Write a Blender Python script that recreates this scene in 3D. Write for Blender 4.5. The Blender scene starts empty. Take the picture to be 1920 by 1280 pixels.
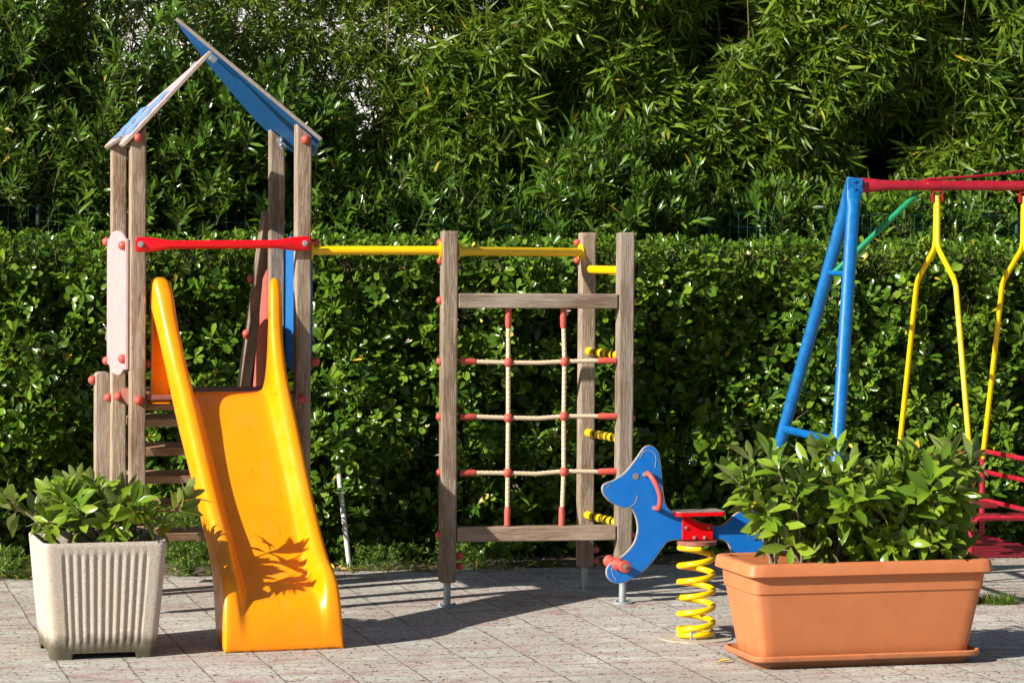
import bpy, math, random
import numpy as np
from mathutils import Matrix, Vector

random.seed(7)
rng = np.random.default_rng(11)
scene = bpy.context.scene
C = scene.collection
R = math.radians
PI = math.pi

# ------------------------------------------------------------------ camera
EYE = 2.14
F = 5115.0                       # focal length in photo pixels (1920 wide)
PITCH = math.atan(175 / F)
ROLL = 0.007
fwd = Vector((0, math.cos(PITCH), -math.sin(PITCH)))
up0 = Vector((0, math.sin(PITCH), math.cos(PITCH)))
rt0 = Vector((1, 0, 0))
rt = rt0 * math.cos(ROLL) + up0 * math.sin(ROLL)
up = up0 * math.cos(ROLL) - rt0 * math.sin(ROLL)
cam_d = bpy.data.cameras.new("camera")
cam = bpy.data.objects.new("camera", cam_d)
C.objects.link(cam)
m = Matrix((rt, up, -fwd)).transposed().to_4x4()
m.translation = (0, 0, EYE)
cam.matrix_world = m
cam_d.sensor_width = 36
cam_d.lens = 36 * F / 1920
cam_d.clip_end = 2000
cam_d.clip_start = 0.1
cam_d.dof.use_dof = True
cam_d.dof.focus_distance = 15.8
cam_d.dof.aperture_fstop = 5.6
scene.camera = cam


def W(px, py, Y):
    """surveyed point: seen along (px, py), standing Y metres out"""
    d = fwd + rt * ((px - 960) / F) + up * ((640 - py) / F)
    d = d * (Y / d.y)
    return Vector((d.x, Y, EYE + d.z))


def G(px, py, z=0.0):
    d = fwd + rt * ((px - 960) / F) + up * ((640 - py) / F)
    k = (z - EYE) / d.z
    return Vector((d.x * k, d.y * k, z))


# ------------------------------------------------------------------ world / light
AZ, EL = R(36), R(27)
w = bpy.data.worlds.new("World")
scene.world = w
w.use_nodes = True
nt = w.node_tree
sky = nt.nodes.new('ShaderNodeTexSky')
sky.sky_type = 'NISHITA'
sky.sun_disc = False
sky.sun_elevation = EL
sundir = Vector((-math.cos(AZ) * math.cos(EL), -math.sin(AZ) * math.cos(EL), math.sin(EL)))
sky.sun_rotation = math.atan2(sundir.x, sundir.y)
bg = nt.nodes['Background']
bg.inputs[1].default_value = 0.05
nt.links.new(sky.outputs[0], bg.inputs[0])
sd = bpy.data.lights.new("sun", 'SUN')
sd.energy = 5.0
sd.angle = R(0.5)
sd.color = (1.0, 0.94, 0.85)
so = bpy.data.objects.new("sun", sd)
C.objects.link(so)
so.rotation_euler = sundir.to_track_quat('Z', 'Y').to_euler()
so.location = (-20, -10, 20)
scene.view_settings.view_transform = 'Standard'
scene.view_settings.look = 'None'
scene.view_settings.exposure = 0.86
scene.view_settings.gamma = 1
scene.cycles.use_denoising = True
scene.cycles.denoiser = 'OPENIMAGEDENOISE'
scene.cycles.denoising_input_passes = 'RGB_ALBEDO_NORMAL'
scene.cycles.max_bounces = 6
scene.cycles.diffuse_bounces = 2
scene.cycles.transparent_max_bounces = 4
scene.cycles.caustics_reflective = False
scene.cycles.caustics_refractive = False


# ------------------------------------------------------------------ materials
def newmat(name):
    mt = bpy.data.materials.new(name)
    mt.use_nodes = True
    n = mt.node_tree.nodes
    return mt, mt.node_tree, n, n['Principled BSDF']


def N(t, typ, **kw):
    nd = t.nodes.new(typ)
    for k, v in kw.items():
        if isinstance(k, str) and hasattr(nd, k):
            setattr(nd, k, v)
    return nd


def ramp(t, src, stops):
    r = t.nodes.new('ShaderNodeValToRGB')
    els = r.color_ramp.elements
    while len(els) < len(stops):
        els.new(0.5)
    for e, (p, c) in zip(els, stops):
        e.position = p
        e.color = (*c, 1) if len(c) == 3 else c
    t.links.new(src, r.inputs[0])
    return r


def noise(t, vec, scale, detail=4, rough=0.55, dist=0.0):
    n = t.nodes.new('ShaderNodeTexNoise')
    n.inputs['Scale'].default_value = scale
    n.inputs['Detail'].default_value = detail
    n.inputs['Roughness'].default_value = rough
    n.inputs['Distortion'].default_value = dist
    if vec is not None:
        t.links.new(vec, n.inputs['Vector'])
    return n


def mapping(t, vec, scale=(1, 1, 1), rot=(0, 0, 0), loc=(0, 0, 0)):
    mp = t.nodes.new('ShaderNodeMapping')
    mp.inputs['Scale'].default_value = scale
    mp.inputs['Rotation'].default_value = rot
    mp.inputs['Location'].default_value = loc
    t.links.new(vec, mp.inputs['Vector'])
    return mp


def coords(t, kind='Object'):
    return t.nodes.new('ShaderNodeTexCoord').outputs[kind]


def mixc(t, fac, a, b, mode='MIX'):
    mx = t.nodes.new('ShaderNodeMix')
    mx.data_type = 'RGBA'
    mx.blend_type = mode
    for s, v in ((mx.inputs[0], fac), (mx.inputs[6], a), (mx.inputs[7], b)):
        if isinstance(v, (int, float)):
            s.default_value = v
        elif isinstance(v, tuple):
            s.default_value = (*v, 1) if len(v) == 3 else v
        else:
            t.links.new(v, s)
    return mx.outputs[2]


def math_(t, op, a, b=None, c=None):
    n = t.nodes.new('ShaderNodeMath')
    n.operation = op
    for i, v in enumerate((a, b, c)):
        if v is None:
            continue
        if isinstance(v, (int, float)):
            n.inputs[i].default_value = v
        else:
            t.links.new(v, n.inputs[i])
    return n.outputs[0]


def bump(t, bsdf, h, strength=0.3, dist=0.01):
    b = t.nodes.new('ShaderNodeBump')
    b.inputs['Strength'].default_value = strength
    b.inputs['Distance'].default_value = dist
    t.links.new(h, b.inputs['Height'])
    t.links.new(b.outputs[0], bsdf.inputs['Normal'])


def paint(name, col, rough=0.4, worn=None, worn_amt=0.0, spec=0.5, var=0.12, bumpy=0.15, scale=14):
    mt, t, n, b = newmat(name)
    co = coords(t)
    ns = noise(t, co, scale, 6, 0.65)
    dark = tuple(c * (1 - var) for c in col)
    light = tuple(min(1, c * (1 + var)) for c in col)
    c1 = ramp(t, ns.outputs[0], [(0.3, dark), (0.7, light)]).outputs[0]
    if worn:
        n2 = noise(t, co, scale * 3.2, 8, 0.75)
        f = ramp(t, n2.outputs[0], [(0.62 - worn_amt * 0.3, (0, 0, 0)), (0.70 - worn_amt * 0.25, (1, 1, 1))]).outputs[0]
        c1 = mixc(t, f, c1, worn)
    t.links.new(c1, b.inputs['Base Color'])
    rr = ramp(t, noise(t, co, scale * 2, 5).outputs[0], [(0.3, (rough * 0.75,) * 3), (0.7, (min(1, rough * 1.35),) * 3)])
    t.links.new(rr.outputs[0], b.inputs['Roughness'])
    b.inputs['Specular IOR Level'].default_value = spec
    bump(t, b, noise(t, co, scale * 9, 3).outputs[0], bumpy, 0.002)
    return mt


def wood(name, c_lo, c_hi, axis='Z'):
    mt, t, n, b = newmat(name)
    co = coords(t)
    oi = t.nodes.new('ShaderNodeObjectInfo')
    add = t.nodes.new('ShaderNodeVectorMath')
    add.operation = 'ADD'
    sc = t.nodes.new('ShaderNodeVectorMath')
    sc.operation = 'SCALE'
    sc.inputs[0].default_value = (7.3, 3.1, 11.7)
    t.links.new(oi.outputs['Random'], sc.inputs['Scale'])
    t.links.new(co, add.inputs[0])
    t.links.new(sc.outputs[0], add.inputs[1])
    s = (1.4, 26, 26) if axis == 'X' else (26, 26, 1.4)
    s2 = (3.5, 170, 170) if axis == 'X' else (170, 170, 3.5)
    s3 = (2.2, 6, 6) if axis == 'X' else (6, 6, 2.2)
    g = noise(t, mapping(t, add.outputs[0], s).outputs[0], 1.0, 5, 0.6, 1.4)
    g2 = noise(t, mapping(t, add.outputs[0], s2).outputs[0], 1.0, 3, 0.7, 0.3)
    pat = noise(t, mapping(t, add.outputs[0], s3).outputs[0], 1.0, 4, 0.6)
    wv = math_(t, 'SINE', math_(t, 'MULTIPLY', g.outputs[0], 42.0))
    k = math_(t, 'ADD', math_(t, 'MULTIPLY', wv, 0.11), math_(t, 'ADD', math_(t, 'MULTIPLY', g2.outputs[0], 0.42), math_(t, 'MULTIPLY', pat.outputs[0], 0.62)))
    col = ramp(t, k, [(0.22, tuple(c * 0.7 for c in c_lo)), (0.45, c_lo), (0.72, c_hi)]).outputs[0]
    grey = mixc(t, ramp(t, pat.outputs[0], [(0.35, (0, 0, 0)), (0.65, (1, 1, 1))]).outputs[0], col,
                mixc(t, 0.38, col, (c_hi[0] * 0.92, c_hi[0] * 0.84, c_hi[0] * 0.76)))
    # small knots
    v = t.nodes.new('ShaderNodeTexVoronoi')
    t.links.new(mapping(t, add.outputs[0], (2.2, 9, 9) if axis == 'X' else (9, 9, 2.2)).outputs[0], v.inputs['Vector'])
    v.inputs['Scale'].default_value = 1.0
    kn = ramp(t, v.outputs['Distance'], [(0.06, (1, 1, 1)), (0.14, (0, 0, 0))]).outputs[0]
    col2 = mixc(t, math_(t, 'MULTIPLY', kn, 0.6), grey, tuple(c * 0.45 for c in c_lo))
    tone = ramp(t, oi.outputs['Random'], [(0.0, (0.82, 0.80, 0.78)), (0.5, (1.0, 0.97, 0.93)), (1.0, (1.12, 1.02, 0.92))]).outputs[0]
    col2 = mixc(t, 1.0, col2, tone, 'MULTIPLY')
    t.links.new(col2, b.inputs['Base Color'])
    b.inputs['Roughness'].default_value = 0.8
    b.inputs['Specular IOR Level'].default_value = 0.25
    bump(t, b, math_(t, 'ADD', math_(t, 'MULTIPLY', wv, 0.25), g2.outputs[0]), 0.5, 0.004)
    return mt


def leafmat(name, lo, mid, hi, under=None, rough=0.32, trans=0.25, yellow=0.012, spec=0.5):
    """leaf colours vary leaf by leaf (a few turned yellow)"""
    mt, t, n, b = newmat(name)
    geo = t.nodes.new('ShaderNodeNewGeometry')
    rnd = geo.outputs['Random Per Island']
    col = ramp(t, rnd, [(0.0, lo), (0.45, mid), (1.0 - yellow * 2, hi), (1.0 - yellow, (0.55, 0.36, 0.03))]).outputs[0]
    co = coords(t)
    big = noise(t, co, 1.3, 3)
    col = mixc(t, ramp(t, big.outputs[0], [(0.35, (0, 0, 0)), (0.7, (1, 1, 1))]).outputs[0], col,
               mixc(t, 0.35, col, hi))
    if under:
        col = mixc(t, geo.outputs['Backfacing'], col, under)
    t.links.new(col, b.inputs['Base Color'])
    b.inputs['Roughness'].default_value = rough
    b.inputs['Specular IOR Level'].default_value = spec
    bump(t, b, noise(t, co, 90, 2).outputs[0], 0.12, 0.003)
    tr = t.nodes.new('ShaderNodeBsdfTranslucent')
    tc = mixc(t, 0.5, col, (0.30, 0.42, 0.03))
    t.links.new(tc, tr.inputs[0])
    mx = t.nodes.new('ShaderNodeMixShader')
    mx.inputs[0].default_value = trans
    t.links.new(b.outputs[0], mx.inputs[1])
    t.links.new(tr.outputs[0], mx.inputs[2])
    t.links.new(mx.outputs[0], n['Material Output'].inputs[0])
    return mt


M = {}
M['wood'] = wood('weathered_wood', (0.195, 0.13, 0.08), (0.44, 0.345, 0.245))
M['woodx'] = wood('weathered_wood_beam', (0.18, 0.125, 0.085), (0.37, 0.29, 0.215), 'X')
M['tread'] = wood('tread_wood', (0.24, 0.13, 0.065), (0.48, 0.31, 0.18), 'X')
M['woodgrey'] = wood('grey_wood', (0.21, 0.155, 0.11), (0.43, 0.355, 0.28))
M['slide'] = paint('yellow_plastic', (0.92, 0.29, 0.0), 0.33, spec=0.45, var=0.06, bumpy=0.04, scale=4)


def scuffs(mt):
    t = mt.node_tree
    b = t.nodes['Principled BSDF']
    src = b.inputs['Base Color'].links[0].from_socket
    co = coords(t)
    a = noise(t, mapping(t, co, (70, 9, 9), (0, 0.2, 0.1)).outputs[0], 1.0, 3, 0.5, 0.8)
    m1 = ramp(t, a.outputs[0], [(0.665, (0, 0, 0)), (0.69, (1, 1, 1))]).outputs[0]
    n2 = noise(t, co, 3.2, 4)
    m2 = ramp(t, n2.outputs[0], [(0.48, (0, 0, 0)), (0.6, (1, 1, 1))]).outputs[0]
    c = mixc(t, math_(t, 'MULTIPLY', math_(t, 'MULTIPLY', m1, m2), 0.75), src, (0.16, 0.06, 0.01))
    dust = ramp(t, noise(t, mapping(t, co, (7, 2, 2)).outputs[0], 1.5, 6, 0.7).outputs[0], [(0.5, (0, 0, 0)), (0.75, (0.35, 0.35, 0.35))]).outputs[0]
    c = mixc(t, dust, c, (0.62, 0.30, 0.07))
    t.links.new(c, b.inputs['Base Color'])


scuffs(M['slide'])
M['red'] = paint('red_plastic', (0.72, 0.004, 0.008), 0.3, var=0.06, bumpy=0.05)
M['cap'] = paint('salmon_cap_plastic', (0.50, 0.075, 0.05), 0.5, worn=(0.5, 0.15, 0.11), worn_amt=0.15)
M['yellow'] = paint('yellow_metal', (0.85, 0.52, 0.0), 0.33, var=0.05, bumpy=0.05)
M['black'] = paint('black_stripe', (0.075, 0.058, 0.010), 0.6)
M['blue'] = paint('blue_panel_paint', (0.008, 0.14, 0.42), 0.5, var=0.08, bumpy=0.08)
M['dogblue'] = paint('rider_blue', (0.002, 0.155, 0.56), 0.45, var=0.05, bumpy=0.06, scale=8)
M['pink'] = paint('faded_pink_panel', (0.54, 0.335, 0.34), 0.6, worn=(0.58, 0.46, 0.45), worn_amt=-0.05, var=0.07)
M['redpanel'] = paint('red_panel', (0.58, 0.12, 0.09), 0.5, var=0.1)
M['paleblue'] = paint('pale_blue_paint', (0.13, 0.26, 0.50), 0.55, var=0.15)
M['ply'] = paint('plywood_edge', (0.34, 0.27, 0.21), 0.75, var=0.25, scale=40)
M['deck'] = paint('deck_red_brown', (0.25, 0.09, 0.065), 0.6, var=0.3, worn=(0.18, 0.13, 0.1), worn_amt=0.2)
M['galv'] = paint('galvanised_steel', (0.33, 0.37, 0.37), 0.45, var=0.2, scale=30)
M['galv'].node_tree.nodes['Principled BSDF'].inputs['Metallic'].default_value = 0.35
M['rope'] = paint('cream_rope', (0.60, 0.47, 0.31), 0.9, var=0.2, scale=90, bumpy=0.6)
M['swblue'] = paint('swing_blue', (0.002, 0.12, 0.36), 0.38, worn=(0.03, 0.24, 0.52), worn_amt=0.0, var=0.15)
M['swred'] = paint('swing_red', (0.33, 0.007, 0.02), 0.42, worn=(0.52, 0.15, 0.19), worn_amt=0.05, var=0.2, scale=10)
M['green'] = paint('brace_green', (0.005, 0.22, 0.09), 0.4)
M['terra'] = paint('terracotta_plastic', (0.51, 0.165, 0.058), 0.56, var=0.07, bumpy=0.14, scale=5, worn=(0.46, 0.22, 0.13), worn_amt=0.02)


def stains(mt, col, lo, hi, amt, sc=(2.5, 2.5, 9), rim=None):
    t = mt.node_tree
    b = t.nodes['Principled BSDF']
    src = b.inputs['Base Color'].links[0].from_socket
    co = coords(t)
    f = ramp(t, noise(t, mapping(t, co, sc).outputs[0], 1.0, 8, 0.72, 0.4).outputs[0], [(lo, (0, 0, 0)), (hi, (amt,) * 3)]).outputs[0]
    c = mixc(t, f, src, col)
    if rim:
        sep = t.nodes.new('ShaderNodeSeparateXYZ')
        t.links.new(co, sep.inputs[0])
        h = math_(t, 'ADD', sep.outputs[2], math_(t, 'MULTIPLY', noise(t, co, 9, 5, 0.7).outputs[0], -0.07))
        g_ = ramp(t, h, [(0.0, (0.75,) * 3), (rim, (0, 0, 0))]).outputs[0]
        c = mixc(t, g_, c, (0.17, 0.085, 0.045))
    t.links.new(c, b.inputs['Base Color'])


stains(M['terra'], (0.50, 0.25, 0.14), 0.52, 0.82, 0.35, rim=0.035)
stains(M['dogblue'], (0.05, 0.22, 0.50), 0.52, 0.8, 0.35, (9, 9, 9))
stains(M['swblue'], (0.02, 0.06, 0.13), 0.60, 0.72, 0.6, (18, 18, 5))
stains(M['yellow'], (0.45, 0.22, 0.02), 0.62, 0.74, 0.55, (20, 20, 8))
stains(M['wood'], (0.13, 0.12, 0.075), 0.52, 0.80, 0.45, (7, 7, 1.2))
M['soil'] = paint('potting_soil', (0.07, 0.048, 0.03), 0.95, var=0.5, bumpy=1.0, scale=30)
M['bark'] = paint('grey_bark', (0.22, 0.16, 0.11), 0.85, var=0.35, bumpy=0.6, scale=30)
M['twig'] = paint('dry_twig', (0.15, 0.105, 0.065), 0.85, var=0.4, scale=25)
M['culm'] = paint('bamboo_culm', (0.15, 0.14, 0.03), 0.45, var=0.3)
M['flower'] = paint('cream_blossom', (0.75, 0.72, 0.48), 0.8, var=0.1)
M['whitepole'] = paint('white_painted_pole', (0.62, 0.62, 0.62), 0.5, worn=(0.25, 0.22, 0.2), worn_amt=0.2)
M['wire'] = paint('green_fence_wire', (0.01, 0.08, 0.075), 0.45)
M['whitewall'] = paint('white_render', (0.80, 0.80, 0.80), 0.9, var=0.04, scale=3)
M['dryleaf'] = paint('dry_leaf', (0.42, 0.25, 0.09), 0.8, var=0.5, scale=50)
M['yelleaf'] = paint('yellow_leaf', (0.55, 0.42, 0.03), 0.7, var=0.3, scale=50)
M['sandplate'] = paint('sandy_base_disc', (0.40, 0.355, 0.28), 0.9, var=0.25, scale=20)
M['shadedred'] = paint('shaded_swing_red', (0.17, 0.006, 0.014), 0.5, var=0.2)  # swing red darkened so the colour carries the gondola floor's shade
M['darkpost'] = paint('dark_green_post', (0.004, 0.025, 0.02), 0.5)
M['eye'] = paint('worn_brown_disc', (0.24, 0.19, 0.16), 0.7, var=0.3, scale=60)

M['pitto'] = leafmat('glossy_hedge_leaf', (0.014, 0.046, 0.007), (0.05, 0.125, 0.010), (0.15, 0.24, 0.018),
                     rough=0.22, trans=0.14, yellow=0.004, spec=0.32)
M['lance'] = leafmat('lance_leaf', (0.018, 0.055, 0.009), (0.047, 0.115, 0.011), (0.115, 0.20, 0.018),
                     rough=0.26, trans=0.16, yellow=0.003, spec=0.32)
M['bamboo'] = leafmat('bamboo_leaf', (0.02, 0.058, 0.006), (0.065, 0.135, 0.009), (0.17, 0.25, 0.018),
                      rough=0.38, trans=0.22, yellow=0.006, spec=0.28)
M['pot'] = leafmat('potted_shrub_leaf', (0.06, 0.135, 0.010), (0.135, 0.235, 0.012), (0.23, 0.33, 0.028),
                   under=(0.17, 0.22, 0.06), rough=0.22, trans=0.25, yellow=0.004, spec=0.45)
M['grass'] = leafmat('grass_blade', (0.035, 0.09, 0.008), (0.075, 0.17, 0.014), (0.16, 0.25, 0.03), rough=0.5, trans=0.3, yellow=0.01)


def concrete_mat():
    mt, t, n, b = newmat('speckled_cast_stone')
    co = coords(t)
    sp = noise(t, co, 190, 3, 0.7)
    c = ramp(t, sp.outputs[0], [(0.34, (0.26, 0.22, 0.18)), (0.5, (0.52, 0.465, 0.39)), (0.66, (0.68, 0.63, 0.55))]).outputs[0]
    big = noise(t, co, 5, 4)
    c = mixc(t, ramp(t, big.outputs[0], [(0.35, (0, 0, 0)), (0.7, (1, 1, 1))]).outputs[0], c,
             mixc(t, 0.5, c, (0.55, 0.42, 0.31)))
    sep = t.nodes.new('ShaderNodeSeparateXYZ')
    t.links.new(co, sep.inputs[0])
    hz = math_(t, 'ADD', sep.outputs[2], math_(t, 'MULTIPLY', noise(t, co, 14, 4).outputs[0], -0.10))
    mf = ramp(t, hz, [(0.0, (1, 1, 1)), (0.035, (0.8, 0.8, 0.8)), (0.09, (0, 0, 0))]).outputs[0]
    c = mixc(t, math_(t, 'MULTIPLY', mf, 0.93), c, (0.06, 0.048, 0.022))
    t.links.new(c, b.inputs['Base Color'])
    b.inputs['Roughness'].default_value = 0.92
    bump(t, b, sp.outputs[0], 0.8, 0.006)
    return mt


M['stone'] = concrete_mat()
TH = R(16)


def paving_mat():
    mt, t, n, b = newmat('imprinted_paving')
    co = coords(t)
    mp = mapping(t, co, rot=(0, 0, -R(15)))
    # wobble the joints slightly
    wob = noise(t, mp.outputs[0], 1.7, 3)
    wv = t.nodes.new('ShaderNodeVectorMath'); wv.operation = 'MULTIPLY_ADD'
    t.links.new(wob.outputs['Color'], wv.inputs[0])
    wv.inputs[1].default_value = (0.03, 0.05, 0)
    t.links.new(mp.outputs[0], wv.inputs[2])
    P = wv.outputs[0]
    br = t.nodes.new('ShaderNodeTexBrick')
    br.offset = 0.0
    br.squash = 1.0
    br.inputs['Scale'].default_value = 1.0
    br.inputs['Brick Width'].default_value = 0.345
    br.inputs['Row Height'].default_value = 0.345
    br.inputs['Mortar Size'].default_value = 0.0055
    br.inputs['Mortar Smooth'].default_value = 0.3
    br.inputs['Color1'].default_value = (0, 0, 0, 1)
    br.inputs['Color2'].default_value = (1, 1, 1, 1)
    br.inputs['Mortar'].default_value = (0.5, 0.5, 0.5, 1)
    t.links.new(P, br.inputs['Vector'])
    tile = br.outputs['Color']
    # streaky colour: pink / pale green-grey bands within each slab
    off = t.nodes.new('ShaderNodeVectorMath'); off.operation = 'MULTIPLY_ADD'
    t.links.new(tile, off.inputs[0]); off.inputs[1].default_value = (3.1, 5.7, 0)
    t.links.new(mp.outputs[0], off.inputs[2])
    st = noise(t, mapping(t, off.outputs[0], (1.3, 2.9, 1)).outputs[0], 2.0, 8, 0.68, 0.6)
    c = ramp(t, st.outputs[0], [(0.30, (0.33, 0.185, 0.17)), (0.38, (0.44, 0.325, 0.30)), (0.46, (0.50, 0.435, 0.40)),
                                (0.54, (0.47, 0.45, 0.395)), (0.66, (0.63, 0.62, 0.56))]).outputs[0]
    fine = noise(t, co, 55, 6, 0.75)
    c = mixc(t, 1.0, c, ramp(t, fine.outputs[0], [(0.3, (0.55, 0.55, 0.55)), (0.6, (1.10, 1.10, 1.10))]).outputs[0], 'MULTIPLY')
    big = noise(t, co, 0.9, 5, 0.6)
    c = mixc(t, 1.0, c, ramp(t, big.outputs[0], [(0.3, (0.78, 0.77, 0.72)), (0.65, (1.05, 1.05, 1.05))]).outputs[0], 'MULTIPLY')
    # chisel-like dark nicks of the imprint
    wob2 = noise(t, mp.outputs[0], 9, 3)
    w2 = t.nodes.new('ShaderNodeVectorMath'); w2.operation = 'MULTIPLY_ADD'
    t.links.new(wob2.outputs['Color'], w2.inputs[0]); w2.inputs[1].default_value = (0.05, 0.09, 0)
    t.links.new(mp.outputs[0], w2.inputs[2])
    vo = t.nodes.new('ShaderNodeTexVoronoi'); vo.feature = 'DISTANCE_TO_EDGE'
    t.links.new(mapping(t, w2.outputs[0], (17, 10, 1)).outputs[0], vo.inputs['Vector']); vo.inputs['Scale'].default_value = 1.0
    brk = noise(t, mp.outputs[0], 26, 2)
    nick = math_(t, 'MULTIPLY',
                 ramp(t, vo.outputs['Distance'], [(0.0, (1, 1, 1)), (0.045, (1, 1, 1)), (0.085, (0, 0, 0))]).outputs[0],
                 ramp(t, brk.outputs[0], [(0.56, (0, 0, 0)), (0.60, (1, 1, 1))]).outputs[0])
    c = mixc(t, math_(t, 'MULTIPLY', nick, 0.88), c, (0.06, 0.045, 0.035))
    jf = math_(t, 'MULTIPLY', br.outputs['Fac'], ramp(t, noise(t, co, 5, 4).outputs[0], [(0.34, (0.3,) * 3), (0.6, (0.95,) * 3)]).outputs[0])
    c = mixc(t, jf, c, (0.10, 0.08, 0.05))
    t.links.new(c, b.inputs['Base Color'])
    b.inputs['Roughness'].default_value = 0.85
    b.inputs['Specular IOR Level'].default_value = 0.3
    h = math_(t, 'SUBTRACT', math_(t, 'ADD', math_(t, 'MULTIPLY', fine.outputs[0], 0.35), math_(t, 'MULTIPLY', st.outputs[0], 0.8)),
              math_(t, 'ADD', math_(t, 'MULTIPLY', nick, 0.5), math_(t, 'MULTIPLY', br.outputs['Fac'], 0.8)))
    bump(t, b, h, 0.6, 0.008)
    return mt


M['paving'] = paving_mat()


def soil_mat():
    mt, t, n, b = newmat('garden_soil')
    co = coords(t)
    a = noise(t, co, 22, 8, 0.7)
    c = ramp(t, a.outputs[0], [(0.3, (0.05, 0.035, 0.02)), (0.55, (0.15, 0.11, 0.07)), (0.75, (0.27, 0.21, 0.13))]).outputs[0]
    t.links.new(c, b.inputs['Base Color'])
    b.inputs['Roughness'].default_value = 0.95
    bump(t, b, a.outputs[0], 1.0, 0.03)
    return mt


M['ground'] = soil_mat()


def stonewall_mat():
    mt, t, n, b = newmat('grey_brown_wall_render')
    co = coords(t)
    a = noise(t, co, 4, 8, 0.7)
    c = ramp(t, a.outputs[0], [(0.3, (0.07, 0.055, 0.045)), (0.7, (0.15, 0.12, 0.10))]).outputs[0]  # base colour kept dark, with the wall's shade mixed in
    t.links.new(c, b.inputs['Base Color'])
    b.inputs['Roughness'].default_value = 0.95
    bump(t, b, a.outputs[0], 0.8, 0.03)
    return mt


M['stonewall'] = stonewall_mat()


# ------------------------------------------------------------------ mesh helpers
class MB:
    def __init__(self):
        self.v, self.f = [], []

    def add(self, vs, fs):
        o = len(self.v)
        self.v += [tuple(p) for p in vs]
        self.f += [tuple(i + o for i in f) for f in fs]
        return self

    def box(self, c, s, mat=None):
        x, y, z = c
        a, b, d = s[0] / 2, s[1] / 2, s[2] / 2
        vs = [Vector((x + i * a, y + j * b, z + k * d)) for k in (-1, 1) for j in (-1, 1) for i in (-1, 1)]
        if mat:
            vs = [mat @ p for p in vs]
        return self.add(vs, [(0, 2, 3, 1), (4, 5, 7, 6), (0, 1, 5, 4), (2, 6, 7, 3), (0, 4, 6, 2), (1, 3, 7, 5)])

    def tube(self, pts, r, seg=12, caps=True, up=None, flat=None):
        pts = [Vector(p) for p in pts]
        n = len(pts)
        rad = r if isinstance(r, (list, tuple)) else [r] * n
        fl = flat if flat else [1.0] * n          # squash factor along binormal
        T = []
        for i in range(n):
            a = pts[max(0, i - 1)]
            b = pts[min(n - 1, i + 1)]
            T.append((b - a).normalized())
        u = up if up is not None else (Vector((0, 0, 1)) if abs(T[0].z) < 0.9 else Vector((1, 0, 0)))
        u = (u - T[0] * u.dot(T[0])).normalized()
        vs = []
        for i in range(n):
            u = (u - T[i] * u.dot(T[i])).normalized()
            bn = T[i].cross(u)
            for k in range(seg):
                an = 2 * PI * k / seg
                vs.append(pts[i] + u * (math.cos(an) * rad[i]) + bn * (math.sin(an) * rad[i] * fl[i]))
        fs = []
        for i in range(n - 1):
            for k in range(seg):
                a = i * seg + k
                b = i * seg + (k + 1) % seg
                fs.append((a, b, b + seg, a + seg))
        if caps:
            fs.append(tuple(reversed(range(seg))))
            fs.append(tuple(range((n - 1) * seg, n * seg)))
        return self.add(vs, fs)

    def sphere(self, c, r, seg=14, rings=8, sc=(1, 1, 1), mat=None):
        c = Vector(c)
        vs = [Vector((0, 0, 1))]
        for i in range(1, rings):
            th = PI * i / rings
            for k in range(seg):
                ph = 2 * PI * k / seg
                vs.append(Vector((math.sin(th) * math.cos(ph), math.sin(th) * math.sin(ph), math.cos(th))))
        vs.append(Vector((0, 0, -1)))
        fs = [(0, 1 + k, 1 + (k + 1) % seg) for k in range(seg)]
        for i in range(rings - 2):
            for k in range(seg):
                a = 1 + i * seg + k
                b = 1 + i * seg + (k + 1) % seg
                fs.append((a, a + seg, b + seg, b))
        l = len(vs) - 1
        fs += [(l, l - seg + (k + 1) % seg, l - seg + k) for k in range(seg)]
        out = []
        for p in vs:
            q = Vector((p.x * r * sc[0], p.y * r * sc[1], p.z * r * sc[2]))
            if mat:
                q = mat @ q
            out.append(q + c)
        return self.add(out, fs)

    def prism(self, outline, thick, fr):
        """outline: (a, b) pairs in the plane fr maps to the world; thickness along fr's third axis"""
        n = len(outline)
        vs = [fr(a, b, -thick / 2) for a, b in outline] + [fr(a, b, thick / 2) for a, b in outline]
        fs = [tuple(reversed(range(n))), tuple(range(n, 2 * n))]
        fs += [(i, (i + 1) % n, n + (i + 1) % n, n + i) for i in range(n)]
        return self.add(vs, fs)


def edge_material(o, mat, n_sides):
    """cut edges of a board show bare ply"""
    o.data.materials.append(M[mat])
    for p in o.data.polygons:
        if p.index >= 2:
            p.material_index = 1


def link(name, me, mat, parent=None, mw=None, smooth=True, angle=35, bevel=0, bseg=2, subs=0, solid=0):
    if isinstance(mat, str):
        mat = M[mat]
    if mat:
        me.materials.append(mat)
    if smooth:
        me.shade_smooth()
        if angle < 180:
            me.set_sharp_from_angle(angle=R(angle))
    o = bpy.data.objects.new(name, me)
    C.objects.link(o)
    if parent is not None:
        o.parent = parent
    if mw is not None:
        o.matrix_basis = mw
    if solid:
        sm = o.modifiers.new('solid', 'SOLIDIFY')
        sm.thickness = solid
        sm.offset = 0
    if bevel:
        bm = o.modifiers.new('bevel', 'BEVEL')
        bm.width = bevel
        bm.segments = bseg
        bm.limit_method = 'ANGLE'
        bm.angle_limit = R(40)
    if subs:
        sm = o.modifiers.new('subs', 'SUBSURF')
        sm.levels = sm.render_levels = subs
    return o


def obj(name, mb, mat, parent=None, **kw):
    """mesh given in the parent's own coordinates"""
    me = bpy.data.meshes.new(name)
    me.from_pydata([tuple(p) for p in mb.v], [], mb.f)
    me.update()
    return link(name, me, mat, parent, **kw)


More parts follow.
